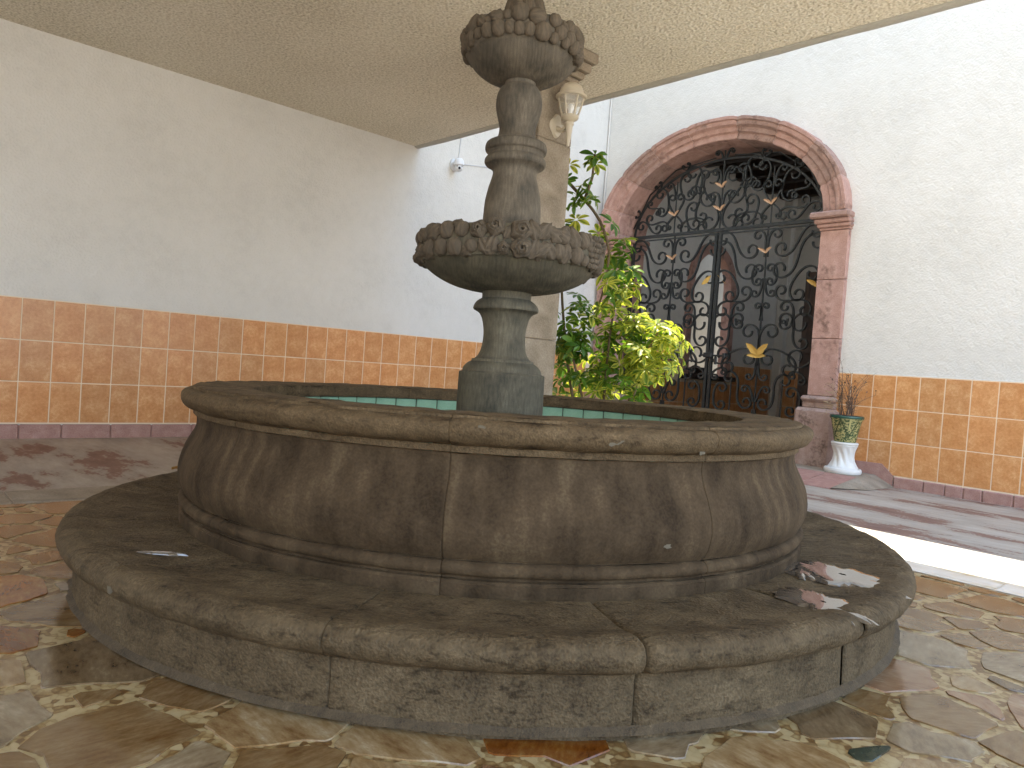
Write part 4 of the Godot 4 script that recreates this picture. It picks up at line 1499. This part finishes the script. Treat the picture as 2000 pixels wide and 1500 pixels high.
# ---------------------------------------------------------------- iron gate
func spiral_path(kind: int, tight := 13.0, m := 64) -> PackedVector2Array:
	# 0: C scroll, 1: S scroll, 2: one curl and a straight tail
	var pts := PackedVector2Array()
	var p := Vector2.ZERO
	var a := 0.0
	var last := 1.0 if kind < 2 else 0.4
	for i in m + 1:
		pts.append(p)
		var s := lerpf(-1.0, last, (i + 0.5) / m)
		var k := 0.0
		if kind == 0:
			k = 0.4 + tight * absf(s)
		elif kind == 1:
			k = tight * s
		else:
			k = 0.25 + tight * maxf(-s, 0.0)
		var ds := (last + 1.0) / m
		a += k * ds
		p += Vector2(cos(a), sin(a)) * ds
	return pts

func scroll_points(a: Vector2, b: Vector2, kind: int, flip: bool, tight := 13.0) -> Array:
	var src := spiral_path(kind, tight)
	if flip:
		for i in src.size():
			src[i].y = -src[i].y
	var d := src[-1] - src[0]
	var s := (b - a).length() / d.length()
	var rot := (b - a).angle() - d.angle()
	var out := []
	for q in src:
		out.append(a + (q - src[0]).rotated(rot) * s)
	return out

func gate() -> void:
	var cx := -4.67
	var w := thing("iron_gate", "black wrought iron double gate of scrolls with golden lily leaves inside the pink arch", "gate", Vector3(cx, 0.0, -7.215))
	var spring := 2.50
	# frames
	var frame := func(pts: Array, wd: float, dp: float, nm: String, z := 0.0) -> void:
		var b := MB.new()
		b.bar(pts, wd, dp, z)
		obj(b, nm, M.iron, w)
	for s in [-1.0, 1.0]:
		frame.call([Vector2(s * 1.205, 0.06), Vector2(s * 1.205, spring)], 0.035, 0.03, "outer_stile")
		frame.call([Vector2(s * 0.027, 0.07), Vector2(s * 0.027, spring - 0.025)], 0.034, 0.03, "meeting_stile")
		frame.call([Vector2(s * 0.60, 0.10), Vector2(s * 0.60, spring - 0.012)], 0.014, 0.014, "centre_bar", -0.002)
		frame.call([Vector2(s * 0.62, spring), Vector2(s * 0.62, 3.13)], 0.012, 0.012, "upper_bar", -0.002)
		frame.call([Vector2(s * 0.045, 0.10), Vector2(s * 1.187, 0.10)], 0.03, 0.026, "bottom_rail", -0.001)
		for u in [0.3, 0.9]:
			frame.call([Vector2(s * u, 0.11), Vector2(s * u, 0.86)], 0.013, 0.013, "lower_bar", -0.003)
	frame.call([Vector2(-1.187, spring), Vector2(1.187, spring)], 0.036, 0.032, "transom", 0.002)
	frame.call([Vector2(-1.187, spring - 0.045), Vector2(1.187, spring - 0.045)], 0.014, 0.022, "top_rail", 0.001)
	frame.call([Vector2(0, spring + 0.02), Vector2(0, 3.40)], 0.014, 0.014, "upper_bar", -0.002)
	for q in [[1.205, 0.80, 0.022, 0.02]]:
		var pts := []
		for k in 49:
			var t := PI * k / 48.0
			pts.append(Vector2(cos(t) * q[0], spring + sin(t) * q[1]))
		frame.call(pts, q[2], q[3], "arch_bar")
	# straight braces outside the arch bar
	for s in [-1.0, 1.0]:
		for q in [[0.12, 3.33, 0.66, 3.27], [0.66, 3.27, 1.02, 3.02], [1.02, 3.02, 1.24, 2.62]]:
			frame.call([Vector2(s * q[0], q[1]), Vector2(s * q[2], q[3])], 0.010, 0.012, "brace", -0.006)
	var scroll := func(a: Vector2, b: Vector2, kind: int, flip: bool, tight := 13.0, wd := 0.018) -> void:
		var m := MB.new()
		m.bar(scroll_points(a, b, kind, flip, tight), wd, 0.026, 0.0)
		obj(m, "scroll", M.iron, w)
	# leaf of the gate: u is the distance from the leaf's centre bar; mirrored about it and for both leaves
	var leaf := [
		[0.085, 2.405, 0.015, 2.16, 2, false], [0.50, 2.40, 0.20, 2.215, 1, true], [0.51, 2.285, 0.215, 2.00, 1, true],
		[0.085, 2.045, 0.085, 1.885, 0, true], [0.50, 1.985, 0.36, 1.745, 0, false], [0.085, 1.765, 0.012, 1.93, 2, true],
		[0.035, 1.635, 0.012, 1.475, 2, false], [0.29, 1.63, 0.285, 1.425, 0, true], [0.47, 1.62, 0.20, 1.76, 1, true],
		[0.095, 1.365, 0.012, 0.985, 2, false], [0.45, 1.255, 0.30, 1.50, 1, false], [0.50, 1.46, 0.47, 1.06, 0, true], [0.375, 1.00, 0.10, 1.10, 0, false],
		[0.075, 0.865, 0.012, 1.02, 2, true], [0.115, 0.745, 0.012, 0.60, 2, false], [0.29, 0.84, 0.13, 0.58, 1, true], [0.43, 0.735, 0.43, 0.52, 0, true],
		[0.52, 0.86, 0.40, 0.92, 0, false], [0.10, 0.33, 0.012, 0.52, 2, true], [0.20, 0.42, 0.22, 0.22, 0, true], [0.42, 0.36, 0.42, 0.18, 0, true], [0.09, 0.22, 0.012, 0.12, 2, false],
	]
	for side in [-1.0, 1.0]:
		for s in [-1.0, 1.0]:
			for q in leaf:
				var a := Vector2(side * 0.60 + s * q[0], q[1])
				var b := Vector2(side * 0.60 + s * q[2], q[3])
				scroll.call(a, b, q[4], q[5] != (s < 0))
	# tympanum: distance from the middle
	var top := [
		[0.085, 3.17, 0.012, 2.98, 2, false], [0.085, 3.385, 0.012, 3.29, 2, false], [0.17, 3.06, 0.10, 2.62, 1, false], [0.09, 2.90, 0.012, 2.70, 2, false], [0.27, 2.69, 0.34, 2.98, 1, true], [0.40, 2.80, 0.34, 2.575, 0, true],
		[0.37, 3.19, 0.20, 2.86, 1, true], [0.52, 3.15, 0.44, 2.93, 0, true], [0.545, 2.93, 0.61, 2.73, 2, false], [0.695, 2.93, 0.63, 2.73, 2, true], [0.53, 2.60, 0.60, 2.72, 2, true], [0.71, 2.60, 0.64, 2.72, 2, false],
		[0.72, 3.10, 0.635, 2.96, 2, false], [0.83, 3.02, 0.80, 2.78, 0, false], [1.00, 2.89, 0.87, 2.80, 1, false], [0.88, 2.58, 1.10, 2.66, 1, true], [0.47, 2.58, 0.22, 2.575, 0, false], [0.98, 2.70, 0.76, 2.62, 1, false], [0.26, 3.17, 0.30, 2.98, 0, true],
	]
	for s in [-1.0, 1.0]:
		for q in top:
			scroll.call(Vector2(s * q[0], q[1]), Vector2(s * q[2], q[3]), q[4], q[5] != (s < 0), 13.0, 0.016)
		# small pairs riding on the arch bar
		for t in [20.0, 45.0, 66.0]:
			var r := deg_to_rad(t)
			var p := Vector2(s * cos(r) * 1.215, spring + sin(r) * 0.812)
			var o := Vector2(s * cos(r) * 0.8, sin(r)).normalized()
			var x := Vector2(-o.y, o.x)
			scroll.call(p + o * 0.065 + x * 0.042, p, 2, false, 13.0, 0.009)
			scroll.call(p + o * 0.065 - x * 0.042, p, 2, true, 13.0, 0.009)
		scroll.call(Vector2(s * 1.27, 2.50), Vector2(s * 1.215, 2.42), 2, s > 0, 13.0, 0.010)
		scroll.call(Vector2(s * 1.27, 1.70), Vector2(s * 1.215, 1.62), 2, s > 0, 13.0, 0.010)
	# lily leaves
	var lily := func(at: Vector2, size: float, m: Material, four: bool) -> void:
		for s in [-1.0, 1.0]:
			for q in ([[0.0, 0.16], [0.9, 0.09]] if four else [[0.35, 0.12]]):
				var b := MB.new()
				var rows := []
				var len: float = q[1] * size / 0.16
				var wid := len * (0.36 if four else 0.34)
				for i in 9:
					var t := i / 8.0
					var dir := Vector2(sin((0.38 + q[0] * 0.75 + t * 0.34) * s), cos(0.38 + q[0] * 0.75 + t * 0.34))
					var c := at + dir * len * t
					var nn := Vector2(-dir.y, dir.x)
					var ww := wid * 0.5 * pow(sin(PI * clampf(0.08 + t * 0.92, 0, 1)), 0.8) * (1.0 + 0.12 * sin(t * 19.0))
					var line := PackedVector3Array()
					for k in 5:
						var u := k / 2.0 - 1.0
						var p := c + nn * u * ww
						line.append(Vector3(p.x, p.y, 0.016 + 0.03 * t * t + 0.012 * absf(u) * sin(PI * t)))
					rows.append(line)
				b.grid(rows, Vector3(at.x, at.y, -3.0))
				var back := []
				for l in rows:
					var line := PackedVector3Array()
					for p in l:
						line.append(p - Vector3(0, 0, 0.004))
					back.append(line)
				b.grid(back, Vector3(at.x, at.y, 3.0))
				obj(b, "lily_leaf", m, w)
	for s in [-1.0, 1.0]:
		lily.call(Vector2(s * 0.60, 1.08), 0.20, M.gold, true)
		lily.call(Vector2(s * 0.60, 2.20), 0.13, M.gold_faded, false)
		lily.call(Vector2(s * 0.62, 2.72), 0.13, M.gold_faded, false)
		lily.call(Vector2(s * 1.195, 1.82), 0.17, M.gold, false)
	lily.call(Vector2(0, 2.72), 0.13, M.gold_faded, false)
	lily.call(Vector2(0, 2.98), 0.13, M.gold_faded, false)
	for s in [-1.0, 1.0]:
		var b := MB.new()
		var rows := []
		for i in 9:
			var t := i / 8.0
			var c := Vector2(s * (0.045 + 0.115 * t), 1.985 - 0.14 * t - 0.0 * t + 0.04 * t * t)
			var ww := 0.028 * sin(PI * (0.05 + 0.93 * t))
			var line := PackedVector3Array()
			for k in 4:
				var u := k / 1.5 - 1.0
				line.append(Vector3(c.x + u * ww * 0.75, c.y - s * u * ww * s * 0.7, 0.022 + 0.008 * u * u))
			rows.append(line)
		b.grid(rows, Vector3(0, 1.9, -3.0))
		obj(b, "lily_leaf", M.gold, w)
	# bolt and hasp
	var lk := MB.new()
	lk.tube([Vector3(-0.10, 1.08, 0.035), Vector3(0.27, 1.08, 0.035)], 0.011, 0.011, 8)
	obj(lk, "bolt", M.iron, w)
	lk = MB.new()
	lk.box(Vector3(-0.055, 1.055, 0.017), Vector3(0.055, 1.11, 0.05), 0.006)
	lk.box(Vector3(0.19, 1.055, 0.010), Vector3(0.225, 1.11, 0.05), 0.005)
	lk.box(Vector3(0.085, 0.98, 0.020), Vector3(0.12, 1.07, 0.04), 0.006)
	obj(lk, "lock_case", M.iron, w)

# ---------------------------------------------------------------- raised threshold in front of the arch
func platform() -> void:
	var w := thing("threshold", "low raised stone threshold with sloping brick edge below the gate", "step")
	var b := MB.new()
	b.box(Vector3(XL + 0.01, -0.1, -7.2), Vector3(-2.68, 0.048, -6.56), 0.006)
	obj(b, "landing", M.court_flag, w)
	# sloping bricks along the front
	var x := -2.66
	while x > XL + 0.2:
		var l := rng.randf_range(0.22, 0.30)
		var f := MB.new()
		var x0 := maxf(x - l, XL + 0.012)
		f.grid([PackedVector3Array([Vector3(x - 0.004, 0.046, -6.558), Vector3(x - 0.004, -0.018, -6.05), Vector3(x - 0.004, -0.10, -6.04)]), PackedVector3Array([Vector3(x0, 0.046, -6.558), Vector3(x0, -0.018, -6.05), Vector3(x0, -0.10, -6.04)])], Vector3(x, -3.0, -6.6))
		obj(f, "edge_brick", M.brick, w)
		x -= l
	# sloping end
	var f := MB.new()
	f.face([Vector3(-2.678, 0.046, -6.99), Vector3(-2.678, 0.046, -6.558), Vector3(-2.50, -0.03, -6.40), Vector3(-2.50, -0.043, -6.99)], Vector3(0.35, 0.9, 0).normalized())
	f.face([Vector3(-2.678, 0.046, -6.558), Vector3(-2.50, -0.03, -6.40), Vector3(-2.66, -0.018, -6.05)], Vector3(0.2, 0.95, 0.2).normalized())
	obj(f, "ramp", M.court_flag, w)

# ---------------------------------------------------------------- pot, pedestal, dry plant
func pot_and_pedestal() -> void:
	var at := Vector3(-2.87, 0.049, -6.735)
	var ped := thing("pedestal", "white twisted plaster pedestal under the green pot, beside the gate pilaster", "pedestal", at)
	var b := MB.new()
	lathe(b, [Vector2(0.155, 0.0), Vector2(0.160, 0.012), Vector2(0.160, 0.030), Vector2(0.152, 0.042), Vector2(0.138, 0.046)], 0, TAU, 40)
	obj(b, "foot", M.white_pot, ped)
	b = MB.new()
	var rows := []
	for i in 15:
		var t := i / 14.0
		var r := lerpf(0.132, 0.108, t) - 0.036 * sin(PI * pow(t, 0.9))
		var line := PackedVector3Array()
		for k in 72:
			var a := TAU * k / 72.0
			var rr := r * (1.0 + 0.16 * pow(sin(PI * t), 0.6) * (absf(sin(a * 5.0 + t * 3.6)) - 0.55))
			line.append(Vector3(sin(a) * rr, 0.046 + 0.195 * t, cos(a) * rr))
		rows.append(line)
	b.grid(rows, Vector3(0, 0.14, 0), true)
	obj(b, "twisted_shaft", M.white_pot, ped)
	b = MB.new()
	lathe(b, [Vector2(0.104, 0.240), Vector2(0.112, 0.243), Vector2(0.113, 0.250), Vector2(0.106, 0.255), Vector2(0.114, 0.258), Vector2(0.117, 0.268), Vector2(0.112, 0.278), Vector2(0.0, 0.279)], 0, TAU, 40)
	obj(b, "cap", M.white_pot, ped)
	# glazed pot with a V pattern in its glaze
	var im := Image.create(256, 128, false, Image.FORMAT_RGB8)
	var n1 := noise(0.09, 5, 3)
	var n2 := noise(0.02, 6, 3)
	for y in 128:
		for x in 256:
			var u := fposmod(x / 256.0 * 5.0, 1.0)
			var v := y / 128.0
			var q := n1.get_noise_2d(x, y)
			var col := Color(0.05, 0.085, 0.035).lerp(Color(0.40, 0.36, 0.15), clampf(q * 1.7 + 0.45 + n2.get_noise_2d(x, y) * 0.6, 0, 1))
			var line := absf(v - 0.18 - (0.62 - absf(u - 0.5) * 1.24))
			if line < 0.05:
				col = Color(0.035, 0.05, 0.02).lerp(col, 0.15)
			if absf(u - 0.5) < 0.05 and v < 0.5 and v > 0.1:
				col = Color(0.45, 0.4, 0.16)
			if v < 0.10:
				col = Color(0.02, 0.075, 0.05)
			im.set_pixel(x, y, col.linear_to_srgb())
	var pm := StandardMaterial3D.new()
	pm.albedo_texture = ImageTexture.create_from_image(im)
	pm.roughness = 0.25
	var pot := thing("plant_pot", "green and yellow glazed flowerpot holding a dried plant on the white pedestal", "flowerpot", at + Vector3(0, 0.280, 0))
	b = MB.new()
	var prof := [[0.092, 0.0], [0.105, 0.07], [0.118, 0.14], [0.132, 0.205], [0.142, 0.212], [0.144, 0.235], [0.138, 0.240]]
	rows = []
	var uvs := []
	for q in prof:
		var line := PackedVector3Array()
		var ul := []
		for k in 49:
			var a := TAU * k / 48.0
			var rr: float = q[0] * (1.0 + (0.012 * cos(a * 10.0) if q[1] > 0.2 else 0.0))
			line.append(Vector3(sin(a) * rr, q[1], cos(a) * rr))
			ul.append(Vector2(k / 48.0, 1.0 - q[1] / 0.24))
		rows.append(line)
		uvs.append(ul)
	b.grid(rows, Vector3(0, 0.1, 0), false, uvs)
	obj(b, "body", pm, pot)
	b = MB.new()
	lathe(b, [Vector2(0.137, 0.239), Vector2(0.128, 0.236), Vector2(0.124, 0.212), Vector2(0.0, 0.215)], 0, TAU, 32)
	obj(b, "soil", M.soil, pot)
	# dried plant
	var pl := thing("dry_plant", "dried brown twiggy plant standing in the glazed pot beside the gate", "plant", at + Vector3(0, 0.49, 0))
	var g := RandomNumberGenerator.new()
	g.seed = 31
	for k in 26:
		var t := MB.new()
		var a := g.randf() * TAU
		var out := g.randf_range(0.04, 0.20)
		var h := g.randf_range(0.20, 0.52)
		if k < 2:
			h = 0.62
			out = 0.08
			a = -2.2 + k * 0.5
		var pts := []
		var p := Vector3(g.randf_range(-0.05, 0.05), 0, g.randf_range(-0.05, 0.05))
		var wob := Vector3(g.randf_range(-1, 1), 0, g.randf_range(-1, 1)) * 0.03
		for i in 12:
			var s := i / 11.0
			pts.append(p + Vector3(sin(a) * out * s * s, h * s - 0.20 * h * s * s * s, cos(a) * out * s * s) + wob * sin(s * 5.0))
		t.tube(pts, 0.0035, 0.0012, 5, false)
		for e in 5:
			var i := 3 + e * 2 - (g.randi() % 2)
			var q: Vector3 = pts[mini(i, 11)]
			var d := Vector3(g.randf_range(-1, 1), g.randf_range(0.1, 0.9), g.randf_range(-1, 1)).normalized() * g.randf_range(0.03, 0.09)
			t.tube([q, q + d * 0.5 + Vector3(0, 0.008, 0), q + d], 0.0018, 0.0008, 4, false)
			if g.randf() < 0.7:
				var x := d.cross(Vector3.UP).normalized() * 0.008
				t.face([q + d, q + d * 1.15 + x, q + d * 1.35, q + d * 1.15 - x], d.cross(x).normalized())
		obj(t, "twig", M.twig, pl)
	for k in 34:
		var t := MB.new()
		var a := -1.2 + g.randf_range(-0.7, 0.5)
		var p := Vector3(g.randf_range(-0.10, -0.02), g.randf_range(0.02, 0.26), g.randf_range(-0.02, 0.08))
		var d := Vector3(sin(a), g.randf_range(-0.35, 0.45), cos(a)) * g.randf_range(0.06, 0.17)
		t.tube([p, p + d * 0.5 + Vector3(0, 0.012, 0), p + d], 0.0014, 0.0007, 4, false)
		for e in 3:
			var q := p + d * (0.6 + 0.2 * e)
			var x := Vector3(g.randf_range(-1, 1), g.randf_range(-1, 1), g.randf_range(-1, 1)).normalized() * 0.007
			t.face([q - x, q + d.normalized() * 0.014, q + x], x.cross(d).normalized())
		obj(t, "straw", M.straw, pl)

# ---------------------------------------------------------------- leafy plant
func leaf_mesh(g: RandomNumberGenerator, yellow: float) -> ArrayMesh:
	# one hand-shaped leaf: seven leaflets round the end of a stalk, lying flat in xz, hanging slightly
	var b := MB.new()
	b.tinted = true
	var nl := 6 + g.randi() % 2
	for k in nl:
		var a := TAU * k / nl + g.randf_range(-0.15, 0.15)
		var len := g.randf_range(0.075, 0.118)
		var wid := len * g.randf_range(0.36, 0.46)
		var droop := g.randf_range(0.15, 0.7)
		var d := Vector3(sin(a), 0, cos(a))
		var side := Vector3(cos(a), 0, -sin(a))
		var rows := []
		var cols := []
		var vary := g.randf()
		for i in 7:
			var t := i / 6.0
			var ww := wid * 0.5 * pow(sin(PI * clampf(0.03 + 0.94 * pow(t, 1.25), 0, 1)), 0.72)
			var c := d * (0.012 + len * t * cos(droop * t * 0.7)) + Vector3(0, -len * droop * t * t * 0.6, 0)
			var line := PackedVector3Array()
			var cl := []
			for e in 5:
				var u := e / 2.0 - 1.0
				line.append(c + side * u * ww + Vector3(0, absf(u) * ww * 0.35, 0))
				var green := Color(0.050, 0.135, 0.020).lerp(Color(0.14, 0.27, 0.030), vary)
				var gold := Color(0.74, 0.70, 0.12)
				var edge := clampf(absf(u) * 1.25 - 0.55 + (yellow - 0.5) * 1.3 + 0.35 * sin(t * 7.0 + k * 2.1 + u * 2.0), 0, 1)
				cl.append(green.lerp(gold, edge * yellow))
			rows.append(line)
			cols.append(cl)
		b.grid(rows, Vector3(0, -5, 0), false, [], cols)
	return b.mesh()

func big_plant() -> void:
	var w := thing("umbrella_plant", "tall leafy variegated green and yellow plant growing beside the stone pillar", "plant", Vector3(-3.38, 0, -4.02))
	var org := Vector3(-3.38, 0, -4.02)
	var g := RandomNumberGenerator.new()
	g.seed = 101
	var kinds := []
	for k in 12:
		kinds.append(leaf_mesh(g, [0.1, 0.25, 0.4, 0.3, 0.5, 0.2, 0.75, 0.9, 1.0, 0.85, 0.7, 0.95][k]))
	var stems := [
		[Vector3(-3.42, 0.0, -3.98), Vector3(-3.60, 0.6, -3.86), Vector3(-3.74, 1.3, -3.82), Vector3(-3.82, 1.9, -3.84), Vector3(-3.829, 2.28, -3.85)],
		[Vector3(-3.829, 2.20, -3.85), Vector3(-3.63, 2.03, -3.85), Vector3(-3.46, 1.86, -3.85), Vector3(-3.36, 1.64, -3.86), Vector3(-3.38, 1.46, -3.88), Vector3(-3.49, 1.22, -3.92)],
		[Vector3(-3.40, 0.0, -4.0), Vector3(-3.50, 0.5, -3.9), Vector3(-3.62, 1.0, -3.80)],
		[Vector3(-3.38, 0.0, -4.02), Vector3(-3.44, 0.5, -4.02), Vector3(-3.46, 1.05, -4.05), Vector3(-3.44, 1.42, -4.08)],
		[Vector3(-3.36, 0.0, -4.02), Vector3(-3.28, 0.5, -4.06), Vector3(-3.16, 0.95, -4.10), Vector3(-3.06, 1.15, -4.12)],
		[Vector3(-3.35, 0.0, -4.0), Vector3(-3.24, 0.4, -4.0), Vector3(-3.14, 0.72, -4.0)],
		[Vector3(-3.62, 2.02, -3.85), Vector3(-3.56, 2.18, -3.85), Vector3(-3.555, 2.34, -3.85)],
	]
	for s in stems:
		var c := Curve3D.new()
		for i in s.size():
			var t: Vector3 = (s[mini(i + 1, s.size() - 1)] - s[maxi(i - 1, 0)]) / 6.0
			c.add_point(s[i] - org, -t, t)
		var pts := []
		for k in 22:
			pts.append(c.sample_baked(c.get_baked_length() * k / 21.0))
		var b := MB.new()
		b.tube(pts, 0.013, 0.007, 7)
		obj(b, "stem", M.bark, w)
	var add_leaf := func(p: Vector3, out: Vector3, s: float, gold := 0.3) -> void:
		var up := (Vector3.UP * 0.75 + out * 0.8 + Vector3(g.randf_range(-1, 1), g.randf_range(-0.6, 0.6), g.randf_range(-1, 1)) * 0.55).normalized()
		var x := up.cross(Vector3(g.randf_range(-1, 1), 0.2, g.randf_range(-1, 1))).normalized()
		var bs := Basis(x, up, x.cross(up)).rotated(up, g.randf() * TAU)
		put(kinds[(g.randi() % 6) + (6 if g.randf() < gold else 0)], "leaf", M.leaf[g.randi() % 2], w, Transform3D(bs.scaled_local(Vector3.ONE * s), p - org))
	# main mass as overlapping lobes: centre, radii, leaf count
	for q in [[Vector3(-3.46, 1.00, -4.12), Vector3(0.30, 0.36, 0.24), 74, 0.6], [Vector3(-3.13, 0.97, -4.14), Vector3(0.24, 0.30, 0.20), 54, 0.9], [Vector3(-3.58, 1.12, -3.80), Vector3(0.17, 0.28, 0.15), 34, 0.12], [Vector3(-3.42, 0.62, -4.06), Vector3(0.40, 0.26, 0.26), 50, 0.6], [Vector3(-3.42, 1.44, -4.12), Vector3(0.15, 0.20, 0.15), 20, 0.6], [Vector3(-3.62, 0.75, -3.82), Vector3(0.12, 0.25, 0.10), 14, 0.15], [Vector3(-3.37, 1.62, -3.95), Vector3(0.09, 0.16, 0.09), 9, 0.5]]:
		for k in q[2]:
			var d := Vector3(g.randf_range(-1, 1), g.randf_range(-1, 1), g.randf_range(-1, 1))
			if d.length() > 1.0:
				d = d.normalized() * pow(g.randf(), 0.4)
			add_leaf.call(q[0] + d * q[1], d, g.randf_range(0.65, 1.05), q[3])
	# leaves along the bowed stem and the upright tips
	for s in [[1, 13, 0.09], [6, 5, 0.05], [0, 6, 0.06]]:
		var st: Array = stems[s[0]]
		var c := Curve3D.new()
		for i in st.size():
			var t: Vector3 = (st[mini(i + 1, st.size() - 1)] - st[maxi(i - 1, 0)]) / 6.0
			c.add_point(st[i], -t, t)
		for k in s[1]:
			var f = (k + 0.5) / s[1]
			if s[0] == 0:
				f = 0.62 + 0.38 * f
			var p := c.sample_baked(c.get_baked_length() * f)
			var d := Vector3(g.randf_range(-1, 1), g.randf_range(-0.3, 0.6), g.randf_range(-0.5, 0.8)).normalized()
			add_leaf.call(p + d * s[2], d, g.randf_range(0.75, 1.0))
	for p in [Vector3(-3.80, 2.30, -3.85), Vector3(-3.56, 2.32, -3.85), Vector3(-3.70, 1.98, -3.80), Vector3(-3.66, 1.88, -3.82), Vector3(-3.75, 1.86, -3.80), Vector3(-3.31, 1.60, -3.95), Vector3(-3.26, 1.52, -4.0), Vector3(-3.80, 1.26, -3.70), Vector3(-3.75, 1.22, -3.68)]:
		add_leaf.call(p, Vector3(0.2, 0.3, 0.6), 0.95)

# ---------------------------------------------------------------- small things
func on_step(deg: float, r: float) -> Vector3:
	var a := deg_to_rad(deg)
	var y := 0.192 + 0.004 * clampf((r - 1.28) / 0.12, 0, 1)
	return Vector3(sin(a) * r, y, cos(a) * r)

func puddle(called: String, label: String, local: Vector3, size: Vector2, turn: float, sd: int) -> void:
	var g := noise(0.8, sd, 3)
	var o := thing(called, label, "puddle")
	o.transform = fountain_root.transform * Transform3D(Basis(Vector3.UP, turn), local)
	for q in [[1.0, 0.0020, M.water, "water"]]:
		var b := MB.new()
		var rows := []
		for e in 9:
			var line := PackedVector3Array()
			for k in 72:
				var a := TAU * k / 72.0
				var r: float = q[0] * (1.0 + 0.42 * g.get_noise_2d(cos(a) * 2.2, sin(a) * 2.2) + 0.16 * g.get_noise_2d(cos(a) * 9.0, sin(a) * 9.0))
				var t := e / 8.0
				line.append(Vector3(cos(a) * r * size.x * t, q[1] - (0.010 * pow(t, 8.0)), sin(a) * r * size.y * t))
			rows.append(line)
		b.grid(rows, Vector3(0, -10, 0), true)
		obj(b, q[3], q[2], o)

func small_things() -> void:
	var inv := fountain_root.transform.affine_inverse()
	var p1 := inv * Vector3(-0.965, 0.2, -2.33)
	var p2 := inv * Vector3(-0.86, 0.2, -1.97)
	var p3 := inv * Vector3(-1.085, 0.2, -2.27)
	var p4 := inv * Vector3(-2.165, 0.19, -0.665)
	for q in [["puddle", "thin sliver of water lying on the left of the step", p4, Vector2(0.07, 0.013), 0.1, 21]]:
		var loc: Vector3 = q[2]
		loc.y = 0.1985
		puddle(q[0], q[1], loc, q[3], q[4], q[5])
	for q in [["puddle", "long bright puddle on the step, farthest to the right of the basin", p1, Vector2(0.115, 0.20), 0.5, 3], ["puddle", "shallow round puddle on the step nearest the cracked joint", p2, Vector2(0.085, 0.15), 0.3, 8], ["puddle", "small ragged puddle against the foot of the basin on the step", p3, Vector2(0.05, 0.10), 0.2, 12], ]:
		var loc: Vector3 = q[2]
		var r := Vector2(loc.x, loc.z).length()
		loc.y = on_step(0, r).y + 0.009
		puddle(q[0], q[1], loc, q[3], q[4], q[5])
	# dead leaf on the court path
	var b := MB.new()
	var rows := []
	for i in 8:
		var t := i / 7.0
		var ww := 0.022 * sin(PI * (0.04 + 0.92 * t))
		var line := PackedVector3Array()
		for k in 5:
			var u := k / 2.0 - 1.0
			line.append(Vector3(t * 0.09 - 0.045, 0.006 + 0.016 * u * u + 0.010 * sin(t * 4.0), u * ww))
		rows.append(line)
	b.grid(rows, Vector3(0, -1, 0))
	var lf := obj(b, "dead_leaf", M.dead_leaf)
	lf.position = Vector3(-4.62, court_height(-4.62, -1.48) + 0.004, -1.50)
	lf.rotation.y = 0.7
	tag(lf, "single dry brown leaf lying on the path left of the basin", "leaf")
